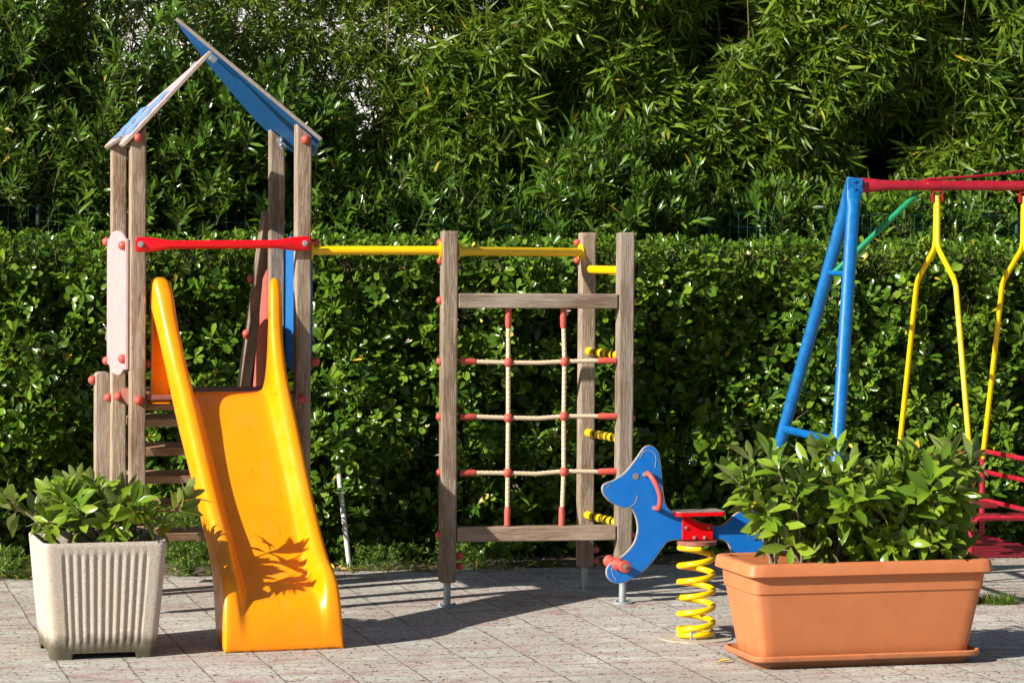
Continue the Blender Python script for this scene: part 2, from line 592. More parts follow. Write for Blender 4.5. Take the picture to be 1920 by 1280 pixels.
def thing(name, label, cat, loc=(0, 0, 0), rz=0.0, group=None):
    o = bpy.data.objects.new(name, None)
    C.objects.link(o)
    o.empty_display_size = 0.1
    o.location = loc
    o.rotation_euler = (0, 0, rz)
    return tag(o, label, cat, group)


def tag(o, label, cat, group=None, kind=None):
    o['label'] = label
    o['category'] = cat
    if group:
        o['group'] = group
    if kind:
        o['kind'] = kind
    return o


def loc_of(root):
    mt = Matrix.Translation(root.location) @ Matrix.Rotation(root.rotation_euler.z, 4, 'Z')
    inv = mt.inverted()
    return lambda p: inv @ Vector(p)


# ------------------------------------------------------------------ foliage engine
def leaf_shape(kind):
    if kind == 'obovate':
        st = [(0.25, 0.28), (0.6, 0.82), (0.85, 0.85)]
    elif kind == 'ellip':
        st = [(0.18, 0.42), (0.45, 0.95), (0.72, 0.78), (0.9, 0.36)]
    elif kind == 'lance':
        st = [(0.22, 0.62), (0.55, 0.95), (0.82, 0.5)]
    elif kind == 'bamboo':
        st = [(0.16, 0.9), (0.6, 0.72)]
    else:
        st = [(0.4, 0.9)]
    return st


def leaves_mesh(name, o, d, n, L, Wd, droop, kind, fold=0.25):
    """o origins, d directions, n upper-side normals, L lengths, Wd half widths, droop per leaf"""
    o = np.asarray(o, np.float32); d = np.asarray(d, np.float32); n = np.asarray(n, np.float32)
    d /= np.linalg.norm(d, axis=1, keepdims=True) + 1e-9
    n = n - d * np.sum(n * d, axis=1, keepdims=True)
    n /= np.linalg.norm(n, axis=1, keepdims=True) + 1e-9
    b = np.cross(d, n)
    L = np.asarray(L, np.float32)[:, None]; Wd = np.asarray(Wd, np.float32)[:, None]
    droop = np.asarray(droop, np.float32)[:, None]
    st = leaf_shape(kind)
    cols = []

    def pt(t, s, w):
        return o + d * (t * L * (1 - 0.25 * droop * t)) + b * (s * w * Wd) + n * (abs(s) * fold * w * Wd - droop * (t * t) * L * 0.55)
    cols.append(pt(0, 0, 0))
    for t, w_ in st:
        cols += [pt(t, -1, w_), pt(t, 0, w_), pt(t, 1, w_)]
    cols.append(pt(1, 0, 0))
    V = np.stack(cols, axis=1)
    nv = V.shape[1]
    faces = [(0, 2, 1), (0, 3, 2)]
    for i in range(len(st) - 1):
        a = 1 + 3 * i
        faces += [(a, a + 1, a + 4, a + 3), (a + 1, a + 2, a + 5, a + 4)]
    a = 1 + 3 * (len(st) - 1)
    faces += [(a, a + 1, nv - 1), (a + 1, a + 2, nv - 1)]
    return raw_mesh(name, V, faces)


def raw_mesh(name, V, faces):
    K, nv = V.shape[0], V.shape[1]
    loops, starts, tot, p = [], [], [], 0
    for f in faces:
        starts.append(p); tot.append(len(f)); loops += f; p += len(f)
    base = (np.arange(K, dtype=np.int32) * nv)[:, None]
    LI = (np.array(loops, np.int32)[None, :] + base).ravel()
    LS = (np.array(starts, np.int32)[None, :] + (np.arange(K, dtype=np.int32) * p)[:, None]).ravel()
    LT = np.tile(np.array(tot, np.int32), K)
    me = bpy.data.meshes.new(name)
    me.vertices.add(K * nv)
    me.vertices.foreach_set('co', V.reshape(-1).astype(np.float32))
    me.loops.add(len(LI))
    me.loops.foreach_set('vertex_index', LI)
    me.polygons.add(len(LS))
    me.polygons.foreach_set('loop_start', LS)
    try:
        me.polygons.foreach_set('loop_total', LT)
    except Exception:
        pass
    me.update(calc_edges=True)
    return me


def sticks_mesh(name, p0, p1, r0, r1, seg=4):
    p0 = np.asarray(p0, np.float32); p1 = np.asarray(p1, np.float32)
    d = p1 - p0
    d /= np.linalg.norm(d, axis=1, keepdims=True) + 1e-9
    ref = np.where(np.abs(d[:, 2:3]) < 0.9, np.array([[0, 0, 1.0]]), np.array([[1.0, 0, 0]]))
    a = np.cross(d, ref); a /= np.linalg.norm(a, axis=1, keepdims=True) + 1e-9
    b = np.cross(d, a)
    r0 = np.broadcast_to(np.asarray(r0, np.float32), (len(p0),))[:, None]
    r1 = np.broadcast_to(np.asarray(r1, np.float32), (len(p0),))[:, None]
    cols = []
    for p, r in ((p0, r0), (p1, r1)):
        for k in range(seg):
            an = 2 * PI * k / seg
            cols.append(p + a * (math.cos(an) * r) + b * (math.sin(an) * r))
    V = np.stack(cols, axis=1)
    faces = [(k, (k + 1) % seg, seg + (k + 1) % seg, seg + k) for k in range(seg)]
    return raw_mesh(name, V, faces)


def unit(a):
    return a / (np.linalg.norm(a, axis=-1, keepdims=True) + 1e-9)


def rosettes(c, ax, k, spread, L, Wd, jl=0.25, lift=0.0, cj=0.18):
    """k leaves around each axis; returns leaf arrays"""
    c = np.asarray(c, float); ax = unit(np.asarray(ax, float))
    K = len(c)
    ref = np.where(np.abs(ax[:, 2:3]) < 0.9, np.array([[0, 0, 1.0]]), np.array([[1.0, 0, 0]]))
    a = unit(np.cross(ax, ref)); b = np.cross(ax, a)
    ph = (np.arange(k)[None, :] * 2.399963 + rng.uniform(0, 6.28, (K, 1)) + rng.normal(0, 0.25, (K, k)))
    el = spread[0] + (spread[1] - spread[0]) * rng.random((K, k))          # angle off the axis
    rad = a[:, None, :] * np.cos(ph)[..., None] + b[:, None, :] * np.sin(ph)[..., None]
    d = ax[:, None, :] * np.cos(el)[..., None] + rad * np.sin(el)[..., None]
    n = ax[:, None, :] * np.sin(el)[..., None] - rad * np.cos(el)[..., None]
    n = n + rng.normal(0, 0.22, n.shape)
    o = c[:, None, :] - ax[:, None, :] * (lift * rng.random((K, k)))[..., None] + rad * 0.004
    Ls = L * (1 + jl * rng.uniform(-1, 1, (K, k))) * (1 + cj * rng.uniform(-1, 1, (K, 1)))
    return (o.reshape(-1, 3), d.reshape(-1, 3), n.reshape(-1, 3), Ls.ravel(), (Wd * Ls / L * rng.uniform(0.8, 1.15, (K, k))).ravel())


_wv = rng.normal(0, 1, (14, 3)); _ph = rng.uniform(0, 6.28, 14)


def lump(p, scale=1.0, seed=0):
    """smooth lumpy field in about -1..1"""
    p = np.asarray(p, float) * scale + seed * 3.7
    s = 0
    for i in range(14):
        s = s + np.sin(p @ (_wv[i] * (0.7 + 0.12 * i)) * 2.0 + _ph[i])
    return s / 4.2


def onplane(px, py, P0, nrm):
    d = fwd + rt * ((px - 960) / F) + up * ((640 - py) / F)
    o = Vector((0, 0, EYE))
    k = (Vector(P0) - o).dot(nrm) / d.dot(nrm)
    return o + d * k


def hedge_y(x):
    return 17.9 + 0.235 * (x + 1.1)


# ================================================================== SETTING
g = MB()
g.add([(-150, -40, -0.06), (150, -40, -0.06), (150, 300, -0.06), (-150, 300, -0.06)], [(0, 1, 2, 3)])
o = obj('ground', g, 'ground', smooth=False)
o['kind'] = 'structure'
g = MB()
xs = np.linspace(-14, 14, 57)
top, bot = [], []
for i, x in enumerate(xs):
    top.append((x, hedge_y(x) + 0.05 + 0.03 * math.sin(i * 1.7) + 0.02 * math.sin(i * 4.1), 0))
n_ = len(xs)
vs = [(x, -3, 0) for x in xs] + top
fs = [(i, i + 1, n_ + i + 1, n_ + i) for i in range(n_ - 1)]
vs += [(p[0], p[1], -0.05) for p in top]
fs += [(n_ + i, n_ + i + 1, 2 * n_ + i + 1, 2 * n_ + i) for i in range(n_ - 1)]
g.add(vs, fs)
o = obj('pavement', g, 'paving', smooth=False)
o['kind'] = 'structure'
# soil bank under the hedge
g = MB()
nx, ny = 120, 10
vs = []
for j in range(ny):
    for i in range(nx):
        x = -12 + 24 * i / (nx - 1)
        y = hedge_y(x) + 0.02 + j * 0.45
        z = -0.02 + (0 if j == 0 else 0.03) + 0.02 * math.sin(i * 2.3 + j) * math.sin(i * 0.7 + j * 1.9)
        vs.append((x, y, z))
fs = [(j * nx + i, j * nx + i + 1, (j + 1) * nx + i + 1, (j + 1) * nx + i) for j in range(ny - 1) for i in range(nx - 1)]
g.add(vs, fs)
o = obj('soil_bed', g, 'ground')
o['kind'] = 'structure'

# ================================================================== PLAY STRUCTURE
C0 = Vector((-1.70, 15.89, 0))
ps = thing('play_structure', 'wooden play tower with blue and pink roof, yellow slide and attached rope climbing frame', 'play structure',
           C0, TH)
Lp = loc_of(ps)
Zv = Vector((0, 0, 1))
ux = Vector((math.cos(TH), math.sin(TH), 0))
uy = Vector((-math.sin(TH), math.cos(TH), 0))
PW = 0.09


def fpl(px, py, y0=0.0):
    """pixel -> tower-local point on the plane local y = y0"""
    return Lp(onplane(px, py, C0 + uy * y0, uy))


def cap(parent, p, d=(0, -1, 0), r=0.027, world=False):
    p = Vector(p)
    if world:
        p = Lp(p)
    if parent is not None and parent.parent is not None:
        p = parent.matrix_basis.inverted() @ p
    b = MB()
    b.sphere(p, r, 14, 9)
    b.sphere(p - Vector(d) * r * 0.5, r * 0.85, 12, 6)
    return obj('bolt_cap', b, 'cap', parent)


# roof geometry, measured on the near edge
yN = -0.07
T_ = fpl(330, 35, yN); E_ = fpl(603, 262, yN)
r1 = fpl(396, 93, yN); E2 = fpl(236, 272, yN)


def roofz(u):
    a = (E_.z - T_.z) / (E_.x - T_.x)
    zr = T_.z + a * (u - T_.x)
    if u < r1.x:
        c = (E2.z - r1.z) / (E2.x - r1.x)
        return r1.z + c * (u - r1.x)
    return zr


posts = {}
for key, u, y in (('FL', -0.485, 0), ('FR', 0.485, 0), ('BL', -0.485, 0.8), ('BR', 0.485, 0.8)):
    b = MB()
    h = PW / 2
    vs = []
    for k in range(2):
        for j in (-1, 1):
            for i in (-1, 1):
                z = 0.13 if k == 0 else roofz(u + i * h) - 0.02
                vs.append((i * h, j * h, z))
    b.add(vs, [(0, 2, 3, 1), (4, 5, 7, 6), (0, 1, 5, 4), (2, 6, 7, 3), (0, 4, 6, 2), (1, 3, 7, 5)])
    p = obj('post', b, 'wood', ps, mw=Matrix.Translation((u, y, 0)), bevel=0.008, smooth=False)
    posts[key] = p
    b = MB()
    b.tube([(u, y, 0.0), (u, y, 0.15)], 0.021, 14)
    b.tube([(u, y, 0.0), (u, y, 0.012)], 0.07, 18)
    obj('post_foot', b, 'galv', ps)


def wpost(px_y, ztop, zbot, name='post'):
    gp = G(*px_y)
    return gp


# climbing-frame posts
gL, gR, gB = G(838, 1136), G(1167, 1130), G(1096, 1105)
cp = {}
for key, gp, ang, tp in (('L', gL, R(12), (844, 433)), ('R', gR, R(14), (1169, 436)), ('B', gB, R(14), (1100, 436))):
    zt = W(tp[0], tp[1], gp.y).z
    zb = 0.145
    lp = Lp(gp)
    b = MB()
    b.box((0, 0, (zt + zb) / 2), (0.094, 0.094, zt - zb))
    p = obj('post', b, 'woodgrey' if key != 'L' else 'wood', ps, mw=Matrix.Translation(lp) @ Matrix.Rotation(ang - TH, 4, 'Z'), bevel=0.009, smooth=False)
    cp[key] = p
    b = MB()
    b.tube([(lp.x, lp.y, 0), (lp.x, lp.y, 0.16)], 0.022, 16)
    b.tube([(lp.x, lp.y, 0), (lp.x, lp.y, 0.01)], 0.062, 20)
    for k in range(2):
        b.sphere((lp.x + (0.045 if k else -0.045), lp.y, 0.012), 0.011, 8, 5)
    obj('post_foot', b, 'galv', ps)
    cp[key + 'z'] = zt

# caps by post
for px, py in ((260, 750),):
    cap(posts['FL'], fpl(px, py, -0.055))
for px, py in ((567, 747),):
    cap(posts['FR'], fpl(px, py, -0.055))
cap(posts['FR'], fpl(573, 262, -0.055))
cap(posts['FL'], fpl(259, 258, -0.055))
cap(posts['FL'], fpl(280, 682, 0.01), (1, 0, 0))
for py in (455, 678):
    cap(posts['FR'], fpl(592, py, 0.01), (1, 0, 0))
for px, py in ((203, 745), (200, 453), (200, 676)):
    cap(posts['BL'], fpl(px, py, 0.8), (-1, 0, 0))
cap(posts['BL'], fpl(222, 743, 0.74), (0, -1, 0))
for py in (455, 488, 563, 677, 781, 886, 1002):
    cap(cp['L'], W(826 - (py - 455) * 0.005, py, gL.y), (-1, 0, 0), 0.024, True)
for py in (1041, 1061):
    cap(cp['L'], W(862, py, gL.y + 0.03), (1, 0, 0), 0.024, True)
for py in (565, 677, 783, 886, 1001):
    cap(cp['R'], W(1186 - (py - 455) * 0.006, py, gR.y + 0.02), (1, 0, 0), 0.024, True)
for py in (455, 488):
    cap(cp['B'], W(1082, py, gB.y), (-1, 0, 0), 0.022, True)
for py in (1030, 1051):
    cap(cp['B'], W(1117, py, gB.y), (1, 0, 0), 0.022, True)


# roof panels: outline in (s along slope, w depth)
def roof_panel(name, A, B, outline, mat, patches=None, normal_up=1):
    e = (B - A); L = e.length; e = e / L
    n = Vector((0, 1, 0)).cross(e)
    if n.z < 0:
        n = -n

    def fr(a, b_, t):
        return A + e * a + Vector((0, 1, 0)) * b_ + n * t
    b = MB()
    b.prism(outline, 0.022, fr)
    me_o = obj(name, b, mat, ps, bevel=0.003, smooth=False)
    edge_material(me_o, 'ply', 0)
    return me_o, fr, L


Lr = (E_ - T_).length
right_out = [(0, 0), (0.16, 0.24), (0.31, 0.43), (0.5, 0.65), (0.66, 0.82), (0.82, 0.98), (0.94, 1.04), (Lr + 0.03, 1.03), (Lr + 0.08, 0.95), (Lr + 0.11, 0.78), (Lr + 0.11, 0.62),
             (Lr + 0.07, 0.4), (Lr + 0.02, 0.15), (Lr, 0)]
rp, frr, _ = roof_panel('roof_panel', T_, E_, right_out, 'blue')
rp['label'] = 'blue roof panel rising to a point'
Ll = (E2 - r1).length
left_out = [(0.0, 0), (0.2, 0.30), (0.39, 0.62), (0.52, 0.76), (Ll - 0.11, 0.86), (Ll - 0.03, 0.90), (Ll - 0.015, 0.87), (Ll - 0.04, 0.7), (Ll - 0.07, 0.5),
            (Ll - 0.10, 0.36), (Ll - 0.085, 0.29), (Ll - 0.04, 0.25), (Ll - 0.0, 0.15), (Ll - 0.0, 0.05), (Ll - 0.03, 0)]
lpn, frl, _ = roof_panel('roof_panel', r1 + Vector((0.0, 0, -0.012)), E2 + Vector((0, 0, 0.012)), left_out, 'pink')
lpn['label'] = 'faded pink roof panel with blue patches'
for k, (w0, w1, s0, s1) in enumerate(((0.09, 0.32, 0.32, 0.66), (0.46, 0.74, 0.42, 0.67))):
    pts = []
    mI = 14
    for i in range(mI + 1):
        s = s0 + (s1 - s0) * i / mI
        pts.append((s, w0 + 0.022 * math.sin(i * 1.35)))
    for i in range(mI + 1):
        s = s1 - (s1 - s0) * i / mI
        pts.append((s, w1 + 0.022 * math.sin(i * 1.35 + 1)))
    b = MB()
    b.prism(pts, 0.008, lambda a, c, t: frl(a, c, t + 0.0145))
    obj('painted_patch', b, 'paleblue', lpn, bevel=0.002, smooth=False)
for fr_, ww in ((frr, 0.12), (frr, 0.72)):
    b = MB()
    b.prism([(0.30, ww - 0.02), (0.34, ww - 0.02), (0.34, ww + 0.03), (0.30, ww + 0.03)], 0.03, lambda a, c, t: fr_(a, c, t - 0.026))
    obj('roof_bracket', b, 'galv', ps, smooth=False)
for px, py, yy in ((527, 268, 0.74), (246, 262, 0.74)):
    p = fpl(px, py, yy)
    b = MB()
    b.box((0, 0, 0), (0.035, 0.012, 0.07), Matrix.Translation(p) @ Matrix.Rotation(R(-25), 4, 'Y'))
    b.sphere(p + Vector((0, -0.006, 0.014)), 0.01, 8, 5)
    b.sphere(p + Vector((0, -0.006, -0.014)), 0.01, 8, 5)
    obj('roof_bracket', b, 'galv', ps)

# red safety bar
a = fpl(254, 458.5, -0.075); c_ = fpl(582, 456.5, -0.075)
b = MB()
ts = [0, 0.008, 0.03, 0.10, 0.16, 0.20, 0.8, 0.84, 0.90, 0.97, 0.992, 1]
rr = [0.034, 0.042, 0.043, 0.041, 0.030, 0.0245, 0.0245, 0.030, 0.041, 0.043, 0.042, 0.034]
ff = [0.3, 0.3, 0.3, 0.34, 0.8, 1, 1, 0.8, 0.34, 0.3, 0.3, 0.3]
pts = [a.lerp(c_, t) + Vector((0, -0.0, -0.004 * math.sin(t * PI))) for t in ts]
b.tube(pts, rr, 18, up=Vector((0, 0, 1)), flat=ff)
rb = obj('safety_bar', b, 'red', ps, angle=50)
for px, py in ((264, 458), (572, 456)):
    p = fpl(px, py, -0.088)
    b = MB()
    b.tube([p + Vector((0, 0.005, 0)), p + Vector((0, -0.012, 0))], 0.011, 10)
    b.tube([p + Vector((0, 0.008, 0)), p + Vector((0, -0.003, 0))], 0.018, 12)
    obj('bolt', b, 'galv', rb)

# side panels
zt0, zt1 = fpl(240, 438, 0.15).z, fpl(240, 700, 0.15).z


def side_panel(uu, mat, lab, y0=-0.01, y1=0.80):
    n = 10
    o_ = [(y0, zt0 - 0.03), (y0 + 0.10, zt0 - 0.028), (y0 + 0.13, zt0 - 0.012)]
    mid = (y0 + y1) / 2
    for i in range(n + 1):
        a_ = PI * i / n
        o_.append((mid - 0.24 * math.cos(a_), zt0 - 0.012 + 0.03 * math.sin(a_)))
    o_ += [(y1 - 0.13, zt0 - 0.012), (y1 - 0.10, zt0 - 0.028), (y1, zt0 - 0.03), (y1, zt1 + 0.03), (y1 - 0.10, zt1 + 0.028), (y1 - 0.13, zt1 + 0.012)]
    for i in range(n + 1):
        a_ = PI * i / n
        o_.append((mid + 0.24 * math.cos(a_), zt1 + 0.012 - 0.03 * math.sin(a_)))
    o_ += [(y0 + 0.13, zt1 + 0.012), (y0 + 0.10, zt1 + 0.028), (y0, zt1 + 0.03)]
    b = MB()
    b.prism(o_, 0.018, lambda a_, c, t: Vector((uu + t, a_, c)))
    sp = obj('side_panel', b, mat, ps, smooth=False, bevel=0.003)
    sp['label'] = lab
    return sp


sp = side_panel(-0.545, 'pink', 'faded pink side panel')
for yy, zz in ((0.03, zt0 - 0.07), (0.03, zt1 + 0.09)):
    cap(sp, (-0.565, yy, zz), (-1, 0, 0))
sp2 = side_panel(0.545, 'blue', 'blue side panel', 0.03, 0.80)

# deck and beams
b = MB()
b.box((0, 0.40, 1.262), (0.87, 0.86, 0.03))
obj('deck', b, 'deck', ps, smooth=False, bevel=0.005)
b = MB()
b.prism([(-0.03, 1.285), (0.83, 1.285), (0.83, 1.245), (0.5, 1.2), (-0.03, 1.2)], 0.03, lambda a_, c, t: Vector((-0.46 + t, a_, c)))
obj('deck_edge', b, 'deck', ps, smooth=False)
b = MB()
b.prism([(-0.03, 1.285), (0.83, 1.285), (0.83, 1.2), (-0.03, 1.2)], 0.03, lambda a_, c, t: Vector((0.46 + t, a_, c)))
obj('deck_edge', b, 'deck', ps, smooth=False)
for yy in (0.0, 0.8):
    b = MB()
    b.box((0, 0, 0), (0.88, 0.06, 0.06))
    obj('deck_beam', b, 'tread', ps, mw=Matrix.Translation((0, yy + (0.05 if yy < 0.5 else 0), 1.215)), smooth=False, bevel=0.004)

# stairs behind the tower
for i, py in enumerate((787, 841, 893, 946, 1001)):
    yy = 0.90 + 0.10 * i
    zz = fpl(320, py, yy).z
    b = MB()
    b.box((0, 0, 0), (0.80, 0.12, 0.052))
    obj('stair_tread', b, 'tread', ps, mw=Matrix.Translation((-0.02, yy, zz)) @ Matrix.Rotation(R(14), 4, 'X'), smooth=False, bevel=0.004)
# stair sides
pa = fpl(193, 697, 0.90); pb = fpl(189, 1000, 1.05)
b = MB()
zt = pa.z
b.prism([(-0.045, 0.02), (0.045, 0.02), (0.045, zt - 0.02), (0.035, zt - 0.006), (0.02, zt), (-0.02, zt), (-0.035, zt - 0.006), (-0.045, zt - 0.02)], 0.12,
        lambda a_, c, t: Vector((a_, t, c)))
st = obj('stair_side', b, 'woodgrey', ps, mw=Matrix.Translation((pa.x, 0.93, 0)), smooth=False, bevel=0.004)
cap(st, (pa.x - 0.06, 0.93, fpl(174, 712, 0.93).z), (-1, 0, 0))
b = MB()
b.prism([(-0.045, 0.02), (0.045, 0.02), (0.045, 1.15), (-0.045, 1.15)], 0.12, lambda a_, c, t: Vector((a_, t, c)))
obj('stair_side', b, 'woodgrey', ps, mw=Matrix.Translation((0.40, 1.0, 0)), smooth=False, bevel=0.004)


def board(name, A, B, w_, t_, mat, parent=ps, bevel=0.006, upv=Vector((0, 0, 1))):
    x = (B - A).normalized()
    z = (upv - x * upv.dot(x)).normalized()
    y = z.cross(x)
    mt = Matrix((x, y, z)).transposed().to_4x4()
    mt.translation = (A + B) / 2
    bb = MB()
    bb.box((0, 0, 0), ((B - A).length, w_, t_))
    return obj(name, bb, mat, parent, mw=mt, smooth=False, bevel=bevel)


hA = fpl(503, 400, 0.86); hB = fpl(455, 735, 1.50)
hr = board('handrail', hA, hB, 0.068, 0.085, 'woodx')
cap(hr, fpl(471, 522, 1.12), (-1, 0, 0), 0.026)
cap(hr, fpl(462, 625, 1.25), (-1, 0, 0), 0.026)
hA2 = fpl(239, 400, 0.88); hB2 = fpl(205, 640, 1.25)
board('handrail', hA2, hB2, 0.04, 0.075, 'woodx')
b = MB()
q0 = fpl(503, 505, 0.9)
b.prism([(0.85, q0.z), (0.98, q0.z - 0.06), (1.36, 1.12), (1.36, 1.0), (0.85, 1.0)], 0.018, lambda a_, c, t: Vector((q0.x - 0.01 + t, a_, c)))
o = obj('stair_panel', b, 'redpanel', ps, smooth=False)

# ---------------- slide
SR = R(18.5) - TH
slide_mw = Matrix.Rotation(SR, 4, 'Z')


def interp(tab, x):
    for (x0, y0), (x1, y1) in zip(tab, tab[1:]):
        if x <= x1:
            t = (x - x0) / (x1 - x0) if x1 > x0 else 0
            t = max(0, min(1, t))
            return y0 + (y1 - y0) * t
    return tab[-1][1]


crest = [(0.0, 1.955), (0.05, 1.95), (0.085, 1.88), (0.14, 1.70), (0.25, 1.50), (0.40, 1.33), (0.55, 1.18), (0.70, 1.01), (0.85, 0.85), (1.0, 0.705), (1.15, 0.57), (1.28, 0.47),
         (1.36, 0.43), (1.43, 0.40), (1.49, 0.355), (1.53, 0.285), (1.56, 0.20), (1.575, 0.10), (1.58, 0.0)]
floor_ = [(0.0, 1.285), (0.24, 1.280), (0.31, 1.255), (0.40, 1.185), (0.55, 1.045), (1.12, 0.46), (1.21, 0.385), (1.31, 0.33), (1.42, 0.285), (1.49, 0.25), (1.53, 0.205), (1.56, 0.14), (1.575, 0.07), (1.58, 0.0)]
skirt = [(0.0, 1.80), (0.04, 1.76), (0.12, 1.55), (0.2, 1.38), (0.3, 1.23), (0.4, 1.10), (0.55, 0.96), (1.08, 0.42), (1.14, 0.35), (1.165, 0.10), (1.18, 0.0), (1.6, 0.0)]
vv = [0, 0.02, 0.04, 0.06, 0.09, 0.12, 0.16, 0.21, 0.27, 0.34, 0.42, 0.5, 0.58, 0.66, 0.74, 0.82, 0.9, 0.97, 1.03, 1.09, 1.15, 1.21, 1.27, 1.33, 1.38, 1.43, 1.47, 1.50, 1.53, 1.55, 1.565, 1.575, 1.58]
wl = 0.335


def half_w(v, left):
    if left:
        return interp([(0, 0.404), (0.05, 0.398), (0.10, 0.372), (0.2, 0.345), (0.35, 0.325), (0.8, 0.295), (1.165, 0.275), (1.4, 0.288), (1.54, 0.312), (1.58, 0.31)], v)
    return interp([(0, 0.362), (0.08, 0.345), (0.16, 0.328), (0.35, 0.32), (0.7, 0.322), (1.6, 0.32)], v)


rows = []
for v in vv:
    vp = v - 0.035 * max(0.0, 1 - v / 0.16)
    zc, zf, zs = interp(crest, v), interp(floor_, v), interp(skirt, v)
    zc = max(zc, zf)
    k = max(0.0, min(1.0, (zc - zf) / 0.12))
    prof = []
    def side_(W_, cw=1.0):
        return [(W_ + 0.004, zs), (W_ + 0.002, zs * 0.5 + (zc - 0.05) * 0.5 if zc - 0.05 > zs else zs), (W_, max(zs, zc - 0.055)), (W_ - 0.004, max(zs, zc - 0.022)), (W_ - 0.016, zc - 0.005), (W_ - 0.034, zc),
                (W_ - 0.034 - 0.032 * cw, zc - 0.004 * k), (W_ - 0.034 - 0.048 * cw, zc - 0.024 * k), (W_ - 0.034 - 0.06 * cw, max(zf, zc - 0.06 * k)), (W_ - 0.043 - 0.06 * cw, zf + (zc - zf) * 0.36),
                (W_ - 0.053 - 0.06 * cw, zf + (zc - zf) * 0.14), (W_ - 0.068 - 0.06 * cw, zf + (zc - zf) * 0.04), (W_ - 0.09 - 0.06 * cw, zf), (W_ - 0.24, zf)]
    row = [Vector((-x, -vp, z)) for x, z in side_(half_w(v, True), 0.85 + 0.55 * max(0, 1 - v / 0.12))] + [Vector((0, -vp, zf))] + [Vector((x, -vp, z)) for x, z in reversed(side_(half_w(v, False), 0.4 + 0.45 * min(1, v / 0.5)))]
    rows.append(row)
b = MB()
nr = len(rows[0])
vs = [p for r_ in rows for p in r_]
fs = [(i * nr + j, i * nr + j + 1, (i + 1) * nr + j + 1, (i + 1) * nr + j) for i in range(len(rows) - 1) for j in range(nr - 1)]
b.add(vs, fs)
sl = obj('slide', b, 'slide', ps, mw=slide_mw, subs=1, solid=0.012, angle=180)
sl['label'] = 'yellow plastic slide'
# mounting ears either side of the top
for s, ow in ((-1, 0.405), (1, 0.372)):
    b = MB()
    n = 8
    out = [(0.295, 1.225), (ow - 0.005, 1.225), (ow, 1.24)]
    out += [(ow, 1.90 if s < 0 else 1.80)]
    if s < 0:
        for i in range(n + 1):
            a_ = (PI / 2) * i / n
            out.append((ow - 0.04 + 0.04 * math.cos(a_), 1.92 + 0.04 * math.sin(a_)))
        out += [(0.33, 1.96), (0.295, 1.93)]
    else:
        out += [(ow - 0.01, 1.83), (0.33, 1.85), (0.295, 1.84)]
    if s < 0:
        out = [(-x, z) for x, z in reversed(out)]
    b.prism(out, 0.014, lambda a_, c, t: Vector((a_, 0.030 + t, c)))
    obj('slide_flange', b, 'slide', sl, smooth=False, bevel=0.004)
    if s < 0:
        b = MB()
        w_ = ow - 0.003
        b.prism([(0.03, 1.232), (-0.008, 1.236), (-0.010, 1.86), (0.0, 1.93), (0.03, 1.945)], 0.007, lambda a_, c, t: Vector((-w_ + t, a_, c)))
        b.prism([(-w_, 1.226), (-0.30, 1.226), (-0.30, 1.234), (-w_, 1.234)], 0.04, lambda a_, c, t: Vector((a_, 0.012 + t, c)))
        obj('flange_lip', b, 'slide', sl)

# ---------------- monkey bars and rungs


def bar(name, A, B, r, mat, parent=ps, plates=True):
    b = MB()
    b.tube([A, B], r, 16)
    bb = obj(name, b, mat, parent)
    if plates:
        x = (B - A).normalized()
        for P, s in ((A, 1), (B, -1)):
            q = MB()
            pts = []
            y = Vector((0, 0, 1)).cross(x).normalized()
            ol = [(0.028 * math.cos(t), 0.055 * math.sin(t)) for t in [2 * PI * i / 16 for i in range(16)]]
            q.prism(ol, 0.012, lambda a_, c, t: P + x * (s * 0.006 + t) + y * a_ + Vector((0, 0, 1)) * c)
            obj('end_plate', q, mat, bb)
    return bb


LR, LL, LB = Lp(gR), Lp(gL), Lp(gB)
zb = Lp(W(710, 469, 16.15)).z
A = Vector((0.485 + 0.05, 0.0, Lp(W(590, 469.5, 16.03)).z)); B = Vector((LL.x - 0.05, LL.y, Lp(W(830, 469.5, gL.y)).z))
bar('monkey_bar', A, B, 0.0265, 'yellow')
d = (LB - LL).normalized()
A = LL + d * 0.06; A.z = Lp(W(860, 471, gL.y)).z
B = LB - d * 0.05; B.z = Lp(W(1086, 473, gB.y)).z
bar('monkey_bar', A, B, 0.0265, 'yellow')
for i, (yn, yf) in enumerate(((507, 505), (667, 658), (824, 810), (982, 964))):
    d = (LR - LB).normalized()
    A = LB + d * 0.035; B = LR - d * 0.035
    A.z = Lp(W(1098, yf, gB.y)).z
    B.z = Lp(W(1160, yn, gR.y)).z
    rg = bar('rung', A, B, 0.026, 'yellow', plates=False)
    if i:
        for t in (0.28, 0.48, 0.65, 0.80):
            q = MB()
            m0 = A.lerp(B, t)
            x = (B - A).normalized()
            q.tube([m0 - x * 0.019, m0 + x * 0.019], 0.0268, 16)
            obj('dark_band', q, 'black', rg)  # dark olive bands around the lower rungs

# beams of the net frame
dn = (LR - LL).normalized()
nn = Vector((-(gR - gL).y, (gR - gL).x, 0)).normalized()
for px, py in ((1005, 564), (1005, 999)):
    z = onplane(px, py, gL, nn).z
    A = LL + dn * 0.052; B = LR - dn * 0.052
    A.z = B.z = z
    board('net_beam', A, B, 0.088, 0.088, 'woodx', bevel=0.007)


def np_(px, py):
    return Lp(onplane(px, py, gL, nn))


